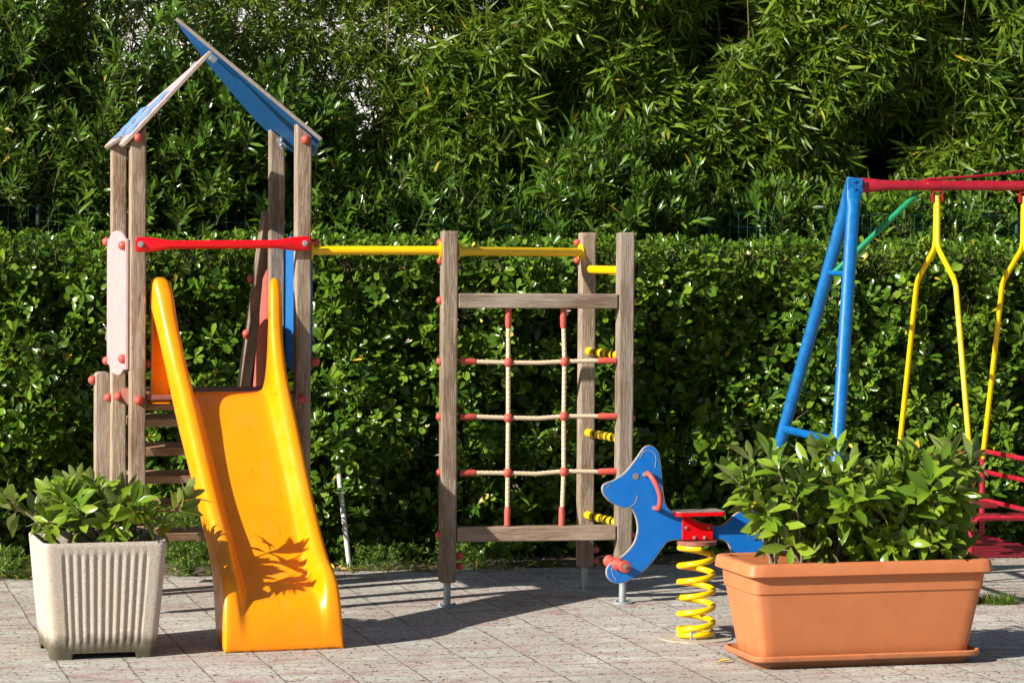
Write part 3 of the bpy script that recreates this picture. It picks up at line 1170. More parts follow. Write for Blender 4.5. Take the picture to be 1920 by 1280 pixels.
def rope(name, pts, r, mat, parent):
    # resample then three-strand twist
    pts = [Vector(p) for p in pts]
    seg = []
    for p, q in zip(pts, pts[1:]):
        k = max(2, int((q - p).length / 0.007))
        seg += [p.lerp(q, i / k) for i in range(k)]
    seg.append(pts[-1])
    b = MB()
    S = 12
    T = (seg[-1] - seg[0]).normalized()
    u = Vector((0, 1, 0)); u = (u - T * u.dot(T)).normalized(); bn = T.cross(u)
    vs = []
    L = 0
    for i, p in enumerate(seg):
        if i:
            L += (p - seg[i - 1]).length
        for k in range(S):
            an = 2 * PI * k / S
            rr_ = r * (0.86 + 0.2 * abs(math.cos(1.5 * an - L * 110)))
            vs.append(p + u * (math.cos(an) * rr_) + bn * (math.sin(an) * rr_))
    fs = []
    for i in range(len(seg) - 1):
        for k in range(S):
            a_, c = i * S + k, i * S + (k + 1) % S
            fs.append((a_, c, c + S, a_ + S))
    b.add(vs, fs)
    return obj(name, b, mat, parent)


net = obj('rope_net', rope.__call__ and MB().sphere(np_(953, 679), 0.03, 16, 10), 'cap', ps)
vx = {0: [(953, 580), (953, 679), (953, 783), (952, 886), (951, 985)], 1: [(1056, 580), (1058.5, 678), (1057, 780), (1057, 884), (1053, 985)]}
for k, pl in vx.items():
    P = [np_(*p) for p in pl]
    rope('rope', P, 0.0135, 'rope', net)
    for (e0, e1) in (((pl[0][0], 578), (pl[0][0], 615)), ((pl[-1][0], 985), (pl[-1][0] + 0.5, 949))):
        A, B = np_(*e0), np_(*e1)
        q = MB()
        q.tube([A, A.lerp(B, 0.8), B], [0.0195, 0.019, 0.015], 14)
        obj('rope_ferrule', q, 'cap', net)
    for j, p in enumerate(pl[1:4]):
        if k == 0 and j == 0:
            continue
        q = MB().sphere(np_(*p), 0.03, 16, 10)
        obj('knot', q, 'cap', net)
hr_rows = [[(862, 675), (893, 678), (953, 679.5), (1010, 680), (1058, 677.5), (1120, 676), (1155, 676)],
           [(862, 781), (893, 781), (953, 783), (1010, 784), (1057, 780), (1120, 780), (1155, 780)],
           [(862, 886), (893, 886), (952, 886.5), (1005, 888), (1057, 883), (1120, 884), (1155, 883)]]
for row_ in hr_rows:
    P = [np_(*p) for p in row_]
    rope('rope', P, 0.0135, 'rope', net)
    for A, B in ((P[0], P[1]), (P[-1], P[-2])):
        q = MB()
        q.tube([A, A.lerp(B, 0.85), B], [0.0195, 0.0195, 0.014], 14)
        obj('rope_ferrule', q, 'cap', net)

# ================================================================== SPRING RIDER
rc = G(1306, 1196)
rd = thing('spring_rider', 'blue dog-shaped spring rider with red seat on a yellow coil spring', 'spring rider', rc, R(16))
Ld = loc_of(rd)
rn = Vector((-math.sin(R(16)), math.cos(R(16)), 0))
rx = Vector((math.cos(R(16)), math.sin(R(16)), 0))


def dpl(px, py, off=0.0):
    return Ld(onplane(px, py, rc + rn * off, rn))


def smooth_outline(pts, closed=True, k=3):
    out = []
    n = len(pts)
    for i in range(n):
        p0, p1, p2, p3 = pts[i - 1], pts[i], pts[(i + 1) % n], pts[(i + 2) % n]
        for j in range(k):
            t = j / k
            q = []
            for a_, b_, c, d_ in zip(p0, p1, p2, p3):
                q.append(0.5 * ((2 * b_) + (-a_ + c) * t + (2 * a_ - 5 * b_ + 4 * c - d_) * t * t + (-a_ + 3 * b_ - 3 * c + d_) * t ** 3))
            out.append(tuple(q))
    return out


dog = [(1216, 835.2), (1224, 837), (1231.7, 845.8), (1235.5, 860), (1238, 885), (1240, 908), (1242.5, 928), (1246, 944), (1253, 955), (1264, 963), (1280, 968.5), (1306, 976), (1334, 984), (1350, 986), (1362, 979),
       (1378, 964), (1396, 956), (1412, 958), (1423, 972), (1432, 996), (1442, 1030), (1450, 1058), (1444, 1076), (1420, 1082), (1396, 1078), (1381, 1062),
       (1373, 1040), (1366, 1020), (1355, 1011), (1334, 1009.5), (1300, 1010), (1279, 1010.3), (1261.7, 1011), (1250, 1014.3), (1240.6, 1025), (1231, 1039), (1217, 1056.7), (1203, 1070.8),
       (1190, 1079.5), (1177, 1087), (1163, 1091.9), (1149, 1090.7), (1139.8, 1082.5), (1137, 1073), (1138.7, 1063.7), (1146.9, 1054.4), (1163, 1045), (1177, 1033),
       (1187.9, 1019), (1194, 1002.8), (1195.6, 986.4), (1192.6, 970), (1187, 958), (1180.9, 950.8), (1168, 950), (1153.9, 945.4), (1142, 938.3), (1132.8, 927.8),
       (1129.3, 918.4), (1130.5, 910), (1137.5, 904.8), (1151.6, 899.7), (1168, 889), (1182, 873.9), (1196, 855), (1206.6, 840)]
ol = smooth_outline([tuple((dpl(x, y).x, dpl(x, y).z)) for x, y in dog])
b = MB()
b.prism(ol, 0.024, lambda a_, c, t: Vector((a_, t, c)))
body = obj('body_board', b, 'dogblue', rd, smooth=False, bevel=0.003)
edge_material(body, 'ply', 0)
# pale routed edge: thin strip around the rim
b = MB()
n = len(ol)
cen = Vector((sum(p[0] for p in ol) / n, 0, sum(p[1] for p in ol) / n))
rim = []
b2 = MB()
for i in range(n):
    p0 = Vector((ol[i - 1][0], 0, ol[i - 1][1])); p1 = Vector((ol[i][0], 0, ol[i][1])); p2 = Vector((ol[(i + 1) % n][0], 0, ol[(i + 1) % n][1]))
    t = (p2 - p0).normalized()
    nrm_ = Vector((t.z, 0, -t.x))
    rim.append((p1, nrm_))
area = sum(ol[i - 1][0] * ol[i][1] - ol[i][0] * ol[i - 1][1] for i in range(n))
sg = 1 if area > 0 else -1
vs = []
for p, nr_ in rim:
    for y_, off in ((-0.0115, 0.0008), (-0.0115, 0.0022), (0.0115, 0.0022), (0.0115, 0.0008)):
        vs.append(p + nr_ * off * sg + Vector((0, y_, 0)))
fs = []
for i in range(n):
    for k in range(4):
        a_, c = i * 4 + k, i * 4 + (k + 1) % 4
        j = (i + 1) % n
        fs.append((a_, c, j * 4 + (k + 1) % 4, j * 4 + k))
b2.add(vs, fs)
obj('board_edge', b2, 'ply', body, smooth=False)


def groove(pts, r=0.0018, name='carved_line'):
    P = [dpl(x, y, -0.0125) for x, y in pts]
    b_ = MB()
    b_.tube(P, r, 6)
    return obj(name, b_, 'ply', body)


groove([(1200, 858), (1206, 848), (1214, 843.5), (1222, 845), (1228, 851), (1230.5, 862), (1228, 877)])
groove([(1180, 950.5), (1187, 947), (1192, 941), (1194.5, 934), (1194.5, 928)])
groove([(1137, 909), (1141.5, 906.5), (1143.5, 908), (1141, 912), (1137, 914.5)], 0.0014)
groove([(1150, 1058), (1147, 1066), (1149, 1077), (1156, 1088)])
q = MB()
P = dpl(1192, 892.5, -0.0125)
q.tube([P, P + Vector((0, -0.002, 0))], 0.0175, 20)
obj('eye', q, 'eye', body)
for s in (-1, 1):
    q = MB()
    k = -0.0125 if s < 0 else 0.0125
    P0 = dpl(1212, 889, k); P1 = dpl(1230, 952, k)
    if s > 0:
        P0 = dpl(1212, 889, -0.0125); P1 = dpl(1230, 952, -0.0125)
        P0.y *= -1; P1.y *= -1
    mids = [(1215, 887), (1222, 894), (1231, 910), (1237, 930), (1235, 950)]
    offs = [0.018, 0.045, 0.062, 0.062, 0.04]
    pts = [P0]
    for (x, y), of in zip(mids, offs):
        p = dpl(x, y, -0.0125)
        p.y = s * (0.0125 + of)
        # stay on the same height while standing off the board
        base = dpl(x - of * 95, y, -0.0125)
        p.x, p.z = base.x, base.z
        pts.append(p)
    pts.append(P1)
    pts2 = []
    for i in range(len(pts) - 1):
        p0 = pts[max(0, i - 1)]; p1 = pts[i]; p2 = pts[i + 1]; p3 = pts[min(len(pts) - 1, i + 2)]
        for j in range(4):
            t = j / 4
            pts2.append(0.5 * ((2 * p1) + (p2 - p0) * t + (2 * p0 - 5 * p1 + 4 * p2 - p3) * t * t + (3 * p1 - p0 - 3 * p2 + p3) * t ** 3))
    pts2.append(pts[-1])
    q.tube(pts2, 0.0145, 12)
    h_ = obj('handle', q, 'cap', rd)
    for P in (P0, P1):
        q = MB()
        q.tube([P + Vector((-0.012, 0, 0)), P + Vector((-0.012, s * 0.006, 0))], 0.011, 10)
        obj('bolt', q, 'galv', h_)
    # foot rest
    P = dpl(1158, 1057, -0.0125)
    q = MB()
    y0 = s * 0.0125
    q.tube([Vector((P.x, y0, P.z)), Vector((P.x, y0 + s * 0.012, P.z)), Vector((P.x, y0 + s * 0.02, P.z)), Vector((P.x, s * 0.12, P.z)), Vector((P.x, s * 0.128, P.z)), Vector((P.x, s * 0.14, P.z)), Vector((P.x, s * 0.144, P.z))],
           [0.036, 0.036, 0.025, 0.023, 0.033, 0.034, 0.028], 18)
    fr_ = obj('foot_rest', q, 'cap', rd, angle=30)
    q = MB()
    q.tube([Vector((P.x, s * 0.144, P.z)), Vector((P.x, s * 0.1465, P.z))], 0.016, 14)
    q.tube([Vector((P.x, s * 0.1465, P.z)), Vector((P.x, s * 0.153, P.z))], 0.008, 6)
    obj('bolt', q, 'eye', fr_)
# red seat sides + seat
for s in (-1, 1):
    q = MB()
    pp = [(1279.5, 968), (1288, 966), (1296, 972), (1310, 979), (1322, 982), (1336, 983), (1336, 1009), (1336, 1011.5), (1279.5, 1011.5)]
    poly = [((dpl(x, y, -0.02)).x, dpl(x, y, -0.02).z) for x, y in pp]
    q.prism(poly, 0.014, lambda a_, c, t: Vector((a_, s * 0.0205 + t, c)))
    sb = obj('seat_side', q, 'red', rd, smooth=False, bevel=0.002)
    for x, y in ((1285.5, 988.5), (1328, 988.5), (1301, 1007), (1320, 1007)):
        q = MB()
        P = dpl(x, y, -0.02); P.y = s * 0.028
        q.tube([P, P + Vector((0, s * 0.004, 0))], 0.0085, 12)
        q.tube([P, P + Vector((0, s * 0.009, 0))], 0.005, 6)
        obj('bolt', q, 'galv', sb)
q = MB()
zc = dpl(1310, 962.5, -0.12).z
xa, xb = dpl(1271, 966, -0.085).x, dpl(1362, 966, -0.085).x
zc = dpl(1310, 963.5, -0.085).z
ol2 = [(xa, -0.07), (xa + 0.006, -0.082), (xa + 0.02, -0.088), (xb - 0.02, -0.088), (xb - 0.006, -0.082), (xb, -0.07), (xb, 0.07), (xb - 0.006, 0.082), (xb - 0.02, 0.088), (xa + 0.02, 0.088), (xa + 0.006, 0.082), (xa, 0.07)]
q.prism(ol2, 0.022, lambda a_, c, t: Vector((a_, c, zc - 0.002 + t)))
seat = obj('seat', q, 'red', rd, smooth=False, bevel=0.003)
q = MB()
q.prism([(a_ * 1.0, c * 0.97) for a_, c in ol2], 0.004, lambda a_, c, t: Vector((a_, c, zc + 0.0115 + t)))
obj('seat_top', q, 'eye', seat, smooth=False)
# top disc and spring
ptop = dpl(1306, 1016)
q = MB()
q.tube([(ptop.x, 0, ptop.z - 0.010), (ptop.x, 0, ptop.z + 0.010)], 0.112, 32)
obj('top_plate', q, 'deck', rd)
P = []
rs = 0.0935
turns = 4.0
zb_, zt_ = dpl(1270, 1180).z, dpl(1270, 1060).z
# closed coil at the base
for i in range(40):
    an = 2 * PI * i / 40
    P.append(Vector((ptop.x + 0.0 + rs * math.cos(an + PI), rs * math.sin(an + PI), 0.024 + (zb_ - 0.024) * i / 40)))
M_ = 180
for i in range(M_ + 1):
    t = i / M_
    an = 2 * PI * turns * t
    P.append(Vector((ptop.x * 1.0 + rs * math.cos(an + PI), rs * math.sin(an + PI), zb_ + (zt_ - zb_) * t)))
for i in range(1, 46):
    an = 2 * PI * i / 36
    P.append(Vector((ptop.x + rs * math.cos(an + PI), rs * math.sin(an + PI), zt_ + (ptop.z - 0.026 - zt_) * min(1, i / 36))))
q = MB()
q.tube(P, 0.0168, 12)
obj('coil_spring', q, 'yellow', rd, angle=180)
q = MB()
q.tube([(ptop.x, 0, 0.0), (ptop.x, 0, 0.006)], 0.20, 28)
obj('base_plate', q, 'sandplate', rd)
for an in (0.5, 2.6, 4.2, 5.6):
    q = MB()
    cx, cy = ptop.x + rs * math.cos(an), rs * math.sin(an)
    q.box((cx, cy, 0.028), (0.03, 0.03, 0.045))
    q.tube([(cx, cy, 0.04), (cx, cy, 0.06)], 0.008, 8)
    obj('spring_clamp', q, 'galv', rd, smooth=False)

# ================================================================== SWING
PHI = R(11)
bx_ = Vector((math.cos(PHI), math.sin(PHI), 0))
by_ = Vector((-math.sin(PHI), math.cos(PHI), 0))
ap = W(1600, 347, 16.5)
sw = thing('swing_set', 'blue A-frame swing stand with a red top beam and green brace', 'swing frame', (ap.x, ap.y, 0), PHI)
Ls = loc_of(sw)


def spl(px, py, y0=0.0):
    return Ls(onplane(px, py, Vector((ap.x, ap.y, 0)) + by_ * y0, by_))


zl = spl(1640, 347.5).z; zr_ = spl(1915, 348.2).z
slope = (zr_ - zl) / (spl(1915, 348).x - spl(1640, 348).x)
BL_ = 3.0
zz = lambda x: zl + slope * (x - spl(1640, 347.5).x)
b = MB()
xs_ = [-0.02, 0.05, 0.10, 0.17, 0.24, BL_ - 0.24, BL_ - 0.17, BL_ - 0.1, BL_ - 0.05, BL_ + 0.02]
rs_ = [0.044, 0.045, 0.043, 0.034, 0.030, 0.030, 0.034, 0.043, 0.045, 0.044]
fl_ = [0.25, 0.25, 0.4, 0.85, 1, 1, 0.85, 0.4, 0.25, 0.25]
b.tube([(x, 0, zz(x)) for x in xs_], rs_, 20, up=Vector((0, 0, 1)), flat=fl_)
beam = obj('top_beam', b, 'swred', sw, angle=50)
ftF = G(1549, 1168); ftR = G(1388, 1097)
fF, fR = Ls(ftF), Ls(ftR)
for s, ft, mx in ((1, fF, 0), (-1, fR, 0)):
    for end in (0, 1):
        x0 = 0.0 if end == 0 else BL_
        fx = ft.x if end == 0 else BL_ - ft.x
        tp = Vector((x0, -0.025 * s, zz(x0)))
        bt = Vector((fx, ft.y, 0.0))
        b = MB()
        tt = [0, 0.02, 0.045, 0.07, 1.0]
        rr_ = [0.040, 0.042, 0.043, 0.038, 0.038]
        f2 = [0.16, 0.16, 0.3, 0.9, 1]
        rr_ = [0.046, 0.046, 0.046, 0.040, 0.037]
        bdir = (bt - tp).normalized()
        tp2 = tp - bdir * 0.045
        b.tube([tp2.lerp(bt, t) for t in tt], rr_, 18, up=Vector((1, 0, 0)), flat=f2)
        lg = obj('leg', b, 'swblue', sw, angle=50)
        if s == 1:
            b = MB()
            b.box((x0, -0.036, zz(x0) - 0.005), (0.094, 0.008, 0.092))
            obj('joint_plate', b, 'swblue', lg, smooth=False, bevel=0.002)
            for dx, dz in ((-0.010, 0.026), (0.028, 0.004), (-0.010, -0.022)):
                b = MB()
                b.tube([(x0 + dx, -0.036, zz(x0) + dz), (x0 + dx, -0.052, zz(x0) + dz)], 0.0125, 6)
                obj('bolt', b, 'swblue', lg)
# cross ties between the legs of the near A
for py_, r_, nm in ((512, 0.016, 'leg_tie'), (815, 0.025, 'leg_tie')):
    zt = W(1530, py_, 16.5).z
    tF = 1 - zt / ap.z
    A = Vector((0, -0.025, ap.z)).lerp(Vector((fF.x, fF.y, 0)), tF)
    B = Vector((0, 0.025, ap.z)).lerp(Vector((fR.x, fR.y, 0)), tF)
    b = MB(); b.tube([A, B], r_, 12)
    obj(nm, b, 'swblue', sw)
    if py_ == 512:
        brA = B.lerp(A, 0.3)
# green brace
brB = spl(1721, 362, 0.03)
b = MB()
b.tube([brA, brA.lerp(brB, 0.95), brB], [0.018, 0.018, 0.012], 14, flat=[1, 1, 0.5])
obj('brace', b, 'green', sw)
b = MB()
P0 = spl(1728, 341, -0.0); P1 = spl(1742, 336.5, 0.0); P2 = spl(1830, 331, 0.06); P3 = spl(1920, 321, 0.12)
P4 = P3 + (P3 - P2) * 1.2
b.tube([P0, P1, P2, P3, P4], [0.010, 0.0095, 0.009, 0.009, 0.009], 10)
obj('tie_rod', b, 'swred', sw)

gx0 = spl(1757, 360).x; gx1 = spl(1921, 360).x
gd = thing('swing_gondola', 'red slatted gondola swing seat hanging on forked yellow hangers', 'swing seat', (ap + bx_ * ((gx0 + gx1) / 2)) * Vector((1, 1, 0)).x if False else Vector((ap.x + bx_.x * (gx0 + gx1) / 2, ap.y + bx_.y * (gx0 + gx1) / 2, 0)), PHI)
hw = (gx1 - gx0) / 2
off = (gx0 + gx1) / 2
zt = zz(gx0) - 0.03
zk1 = spl(1755, 458).z; zk2 = spl(1740, 530).z; ze = W(1688, 866, 17.1).z
for s in (-1, 1):
    b = MB()
    X = s * hw
    b.box((X, 0, zt - 0.006), (0.066, 0.03, 0.008)); b.box((X, 0, zt - 0.066), (0.058, 0.03, 0.006))
    b.box((X - 0.03, 0, zt - 0.036), (0.007, 0.03, 0.066)); b.box((X + 0.03, 0, zt - 0.036), (0.007, 0.03, 0.066))
    b.tube([(X - 0.034, 0, zt - 0.045), (X + 0.034, 0, zt - 0.045)], 0.008, 8)
    hk = obj('hanger_bracket', b, 'swred', gd, smooth=False)
    for q_ in (-1, 1):
        b = MB()
        y1, y2, y3 = 0.012, 0.36, 0.60
        dx = 0.0
        # bottoms lean the way the photo shows (gondola slightly swung)
        P = [(X, 0.0 + q_ * 0.0, zt - 0.035), (X, q_ * 0.012, zt - 0.08), (X, q_ * 0.017, zk1 + 0.02), (X, q_ * 0.04, zk1 - 0.03),
             (X + q_ * 0.0, q_ * 0.32, zk2 + 0.02), (X + q_ * 0.0, q_ * 0.35, zk2 - 0.02), (X - q_ * 0.02, q_ * 0.60, ze)]
        b.tube(P, [0.015, 0.0165, 0.0165, 0.0165, 0.0165, 0.0165, 0.0165], 12, up=Vector((1, 0, 0)))
        obj('hanger_arm', b, 'yellow', gd, angle=60)
        b = MB()
        e = Vector(P[-1])
        b.tube([e + Vector((0, 0, 0.03)), e + Vector((0, 0, -0.28)), e + Vector((0, 0, -0.50))], [0.019, 0.019, 0.016], 12)
        obj('side_post', b, 'swred', gd)
zr0 = ze
for q_ in (-1, 1):
    y = q_ * 0.62
    xo = -q_ * 0.02
    for dz, r_ in (((0.05, 0.014),) if q_ > 0 else ((-0.24, 0.014),)):
        b = MB()
        b.tube([(xo - hw, y, zr0 + dz - 0.035), (xo - hw + 0.04, y, zr0 + dz), (xo + hw - 0.04, y, zr0 + dz), (xo + hw, y, zr0 + dz - 0.035)], r_, 12)
        obj('backrest_rail', b, 'swred', gd)
    b = MB()
    b.box((xo, y * 0.62, zr0 - 0.26), (2 * hw - 0.04, 0.24, 0.025))
    obj('seat', b, 'shadedred', gd, smooth=False, bevel=0.005)
for s in (-1, 1):
    for dz in ((0.06, -0.07, -0.25) if s > 0 else (-0.07,)):
        b = MB()
        A = Vector((s * hw - 0.02, 0.62, zr0 + dz)); B = Vector((s * hw + 0.02, -0.62, zr0 + dz))
        b.tube([A, B], 0.0155, 12)
        obj('side_rail', b, 'swred', gd)
for i in range(9):
    b = MB()
    y = -0.62 + 1.24 * i / 8
    b.tube([(-hw - y * 0.03, y, zr0 - 0.47), (hw - y * 0.03, y, zr0 - 0.47)], 0.009, 8)
    obj('floor_slat', b, 'shadedred', gd)
for s in (-1, 1):
    b = MB()
    b.tube([(s * hw - 0.02, 0.62, zr0 - 0.49), (s * hw + 0.02, -0.62, zr0 - 0.49)], 0.018, 10)
    obj('floor_rail', b, 'swred', gd)

# ================================================================== PLANTERS
# square cast-stone planter
sc0 = G(99, 1238); sc1 = G(291, 1231)
dxy = (sc1 - sc0).normalized()
ang = math.atan2(dxy.y, dxy.x)
perp = Vector((-dxy.y, dxy.x, 0))
sw_ = 0.55
cen = (sc0 + sc1) / 2 + perp * sw_ / 2
sq = thing('stone_planter', 'square pale cast-stone planter with vertical ribs and mossy foot', 'planter', cen, ang)
H = 0.61


def rrect(hx, hy, rad, nside=64, rib=None):
    pts = []
    for side in range(4):
        ca = [(1, 0), (0, 1), (-1, 0), (0, -1)][side]
        # walk each side counter-clockwise
        hs, ho = (hx, hy) if side % 2 == 0 else (hy, hx)
        for i in range(nside):
            t = -1 + 2 * (i + 0.5) / nside
            L = hs - rad
            a_ = t * L
            dep = ho - (rib(a_ / hs) if rib else 0)
            p = {0: (a_, -dep), 1: (dep, a_), 2: (-a_, dep), 3: (-dep, -a_)}[side]
            pts.append(p)
        for i in range(1, 6):
            an = -PI / 2 + side * PI / 2 + (PI / 2) * i / 6
            cx, cy = {0: (hx - rad, -hy + rad), 1: (hx - rad, hy - rad), 2: (-hx + rad, hy - rad), 3: (-hx + rad, -hy + rad)}[side]
            pts.append((cx + rad * math.cos(an), cy + rad * math.sin(an)))
    return pts


rings = []
zlist = [0, 0.001, 0.03, 0.032, 0.06, 0.08, 0.1] + [0.1 + 0.44 * i / 22 for i in range(1, 23)] + [0.56, 0.585, 0.60, 0.607, 0.61]
for z in zlist:
    t = z / H
    hh = 0.272 + (0.325 - 0.272) * t ** 0.9
    if z > 0.602:
        hh -= 0.006
    env = max(0, min(1, (z - 0.05) / 0.05)) * max(0, min(1, (0.565 - z) / 0.03))

    def rib(a_, env=env):
        if abs(a_) > 0.70:
            return 0
        k = abs(a_) / 0.70
        ph = a_ / 0.70 * 10 * PI / 2 * 1.05
        return env * 0.0075 * (0.5 - 0.5 * math.cos(2 * ph + PI)) if k < 0.985 else 0
    ring = []
    for (x, y) in rrect(hh, hh, 0.045, 72, rib):
        zz_ = z
        foot = (abs(x) < 0.165 and abs(y) > 0.2) or (abs(y) < 0.165 and abs(x) > 0.2)
        if foot and z < 0.032:
            zz_ = 0.032
        ring.append((x, y, zz_))
    rings.append(ring)
for hh, z in ((0.308, 0.606), (0.296, 0.60), (0.288, 0.55), (0.284, 0.50)):
    rings.append([(x, y, z) for x, y in rrect(hh, hh, 0.04, 72)])
b = MB()
n = len(rings[0])
vs = [p for r_ in rings for p in r_]
fs = [(i * n + j, i * n + (j + 1) % n, (i + 1) * n + (j + 1) % n, (i + 1) * n + j) for i in range(len(rings) - 1) for j in range(n)]
b.add(vs, fs)
obj('pot', b, 'stone', sq, angle=60)
b = MB()
b.add([(x, y, 0.53 + 0.01 * math.sin(k)) for k, (x, y) in enumerate(rrect(0.285, 0.285, 0.04, 20))], [tuple(range(4 * 25))])
obj('soil', b, 'soil', sq, smooth=False)

# terracotta trough
t0 = G(1429, 1254.6); t1 = G(1816, 1241)
dxy = (t1 - t0).normalized(); angT = math.atan2(dxy.y, dxy.x); perpT = Vector((-dxy.y, dxy.x, 0))
TLn = (t1 - t0).length
tD = 0.40
cenT = (t0 + t1) / 2 + perpT * tD / 2
tr = thing('terracotta_planter', 'long terracotta planter trough standing on a matching drip tray', 'planter', cenT, angT)
TH_ = 0.545


def loft(rings, close_bottom=True):
    b = MB()
    n = len(rings[0])
    vs = [p for r_ in rings for p in r_]
    fs = [(i * n + j, i * n + (j + 1) % n, (i + 1) * n + (j + 1) % n, (i + 1) * n + j) for i in range(len(rings) - 1) for j in range(n)]
    if close_bottom:
        fs.append(tuple(reversed(range(n))))
    b.add(vs, fs)
    return b


hx0, hy0 = TLn / 2 - 0.005, tD / 2 - 0.005
spec = [(0.035, 0.0, 0.0), (0.045, 0.004, 0.004), (0.10, 0.014, 0.012), (0.385, 0.062, 0.05), (0.388, 0.066, 0.054), (0.392, 0.069, 0.057), (0.475, 0.077, 0.064),
        (0.478, 0.090, 0.078), (0.480, 0.104, 0.092), (0.484, 0.108, 0.096), (0.53, 0.103, 0.091), (0.542, 0.097, 0.085), (0.546, 0.086, 0.075), (0.546, 0.06, 0.05), (0.542, 0.05, 0.04), (0.50, 0.046, 0.036), (0.42, 0.04, 0.03)]
rings = []
for z, ax_, ay_ in spec:
    rings.append([(x, y, z) for x, y in rrect(hx0 + ax_, hy0 + ay_, 0.045, 16)])
pot = obj('trough', loft(rings), 'terra', tr, angle=28)
b = MB()
b.add([(x, y, 0.49) for k, (x, y) in enumerate(rrect(hx0 + 0.044, hy0 + 0.034, 0.04, 16))], [tuple(range(4 * 21))])
obj('soil', b, 'soil', tr, smooth=False)
rings = []
for z, e in ((0.0, 0.0), (0.03, 0.012), (0.036, 0.03), (0.04, 0.055), (0.046, 0.060), (0.066, 0.062), (0.072, 0.058), (0.072, 0.050), (0.062, 0.045), (0.052, 0.025), (0.033, 0.01)):
    rings.append([(x, y, z) for x, y in rrect(hx0 + e + 0.003, hy0 + e + 0.003, 0.045 + e * 0.4, 16)])
obj('drip_tray', loft(rings), 'terra', tr, angle=28)


# potted shrubs
def potted(name, label, group, bases, spread, hgt, nst, seed, leafL=0.12, sparse=1.0, lean=(0, 0)):
    rs = random.Random(seed)
    p0s, p1s, r0s, r1s = [], [], [], []
    cs, axs = [], []
    for bse in bases:
        bse = Vector(bse)
        for s in range(nst):
            an = rs.uniform(0, 2 * PI)
            rad = spread * math.sqrt(rs.random())
            hh = hgt * rs.uniform(0.55, 1.0) * (1 - 0.25 * (rad / max(spread, 1e-3)) ** 2)
            tip = bse + Vector((math.cos(an) * rad + lean[0], math.sin(an) * rad * 0.8 + lean[1], hh))
            mid = bse + Vector(((tip - bse).x * 0.35, (tip - bse).y * 0.35, hh * 0.5)) + Vector((rs.uniform(-.04, .04), rs.uniform(-.04, .04), 0))
            P = [bse + Vector((rs.uniform(-.02, .02), rs.uniform(-.02, .02), 0))]
            for i in range(1, 9):
                t = i / 8
                P.append((1 - t) ** 2 * bse + 2 * t * (1 - t) * mid + t * t * tip)
            for i in range(8):
                p0s.append(P[i]); p1s.append(P[i + 1])
                r0s.append(0.0085 * (1 - i / 11)); r1s.append(0.0085 * (1 - (i + 1) / 11))
            d_ = (P[8] - P[7]).normalized()
            cs.append(P[8]); axs.append(d_)
            for i in (7, 6, 5, 4):
                if rs.random() < 0.85 * sparse:
                    # side shoots
                    dr = Vector((rs.uniform(-1, 1), rs.uniform(-1, 1), rs.uniform(-0.1, 0.9))).normalized()
                    q_ = P[i] + dr * rs.uniform(0.05, 0.13)
                    p0s.append(P[i]); p1s.append(q_); r0s.append(0.004); r1s.append(0.0028)
                    cs.append(q_); axs.append((dr + d_ * 0.4).normalized())
            for i in ((3, 2) if hgt > 0.5 else (4,)):
                if rs.random() > 0.6 * sparse:
                    continue
                dr = Vector((rs.uniform(-1, 1), rs.uniform(-1.2, 0.6), rs.uniform(-0.25, 0.5))).normalized()
                q_ = P[i] + dr * rs.uniform(0.08, 0.17)
                p0s.append(P[i]); p1s.append(q_); r0s.append(0.004); r1s.append(0.0028)
                cs.append(q_); axs.append(dr)
    cs_ = np.array([tuple(c) for c in cs]); ax_ = np.array([tuple(a) for a in axs])
    a1 = rosettes(cs_, ax_, 4, (0.35, 0.95), leafL, leafL * 0.178, 0.25, 0.02)
    a2 = rosettes(cs_ - ax_ * 0.03, ax_, 3, (0.8, 1.5), leafL * 1.02, leafL * 0.19, 0.25, 0.03)
    arr = [np.concatenate([x, y]) for x, y in zip(a1, a2)]
    keep = rng.random(len(arr[0])) < 0.93
    arr = [x[keep] for x in arr]
    root = thing(name, label, 'potted shrub', bases[0], 0, group)
    inv = np.array(bases[0])
    dr = rng.uniform(0.1, 0.75, len(arr[0]))
    me = leaves_mesh('foliage', arr[0] - inv, arr[1], arr[2], arr[3], arr[4], dr, 'ellip', 0.32)
    link('foliage', me, 'pot', root, angle=180)
    me = sticks_mesh('stem', np.array([tuple(p) for p in p0s]) - inv, np.array([tuple(p) for p in p1s]) - inv, np.array(r0s), np.array(r1s), 6)
    link('stem', me, 'bark', root, angle=180)
    return root


pb = cen
sqb = [tuple(cen + dxy * x + perp * y + Vector((0, 0, 0.53))) for x, y in ((0.0, 0), (-0.16, -0.06), (0.17, -0.05), (0.05, 0.14))]
potted('potted_laurel', 'leafy green shrub growing in the square cast-stone planter', None, sqb, 0.38, 0.38, 4, 3, 0.14)
trb = lambda x, y=0.0: tuple(cenT + dxy * x + perpT * y + Vector((0, 0, 0.49)))
potted('potted_laurel', 'sparse twiggy shrub at the dog rider end of the terracotta planter', 'shrubs in the terracotta planter',
       [trb(-0.44, 0.0), trb(-0.30, -0.05)], 0.30, 0.66, 6, 15, 0.145, 0.75, (-0.06, 0))
potted('potted_laurel', 'middle shrub in the terracotta planter, in front of the blue swing legs', 'shrubs in the terracotta planter',
       [trb(-0.12, 0.0), trb(0.06, 0.06)], 0.34, 0.66, 10, 8, 0.145, 0.95)
potted('potted_laurel', 'bushy shrub in the terracotta planter, in front of the red swing seat', 'shrubs in the terracotta planter',
       [trb(0.26, 0.0), trb(0.40, 0.05), trb(0.42, -0.08)], 0.34, 0.64, 10, 9, 0.145, 0.95, (0.05, 0))


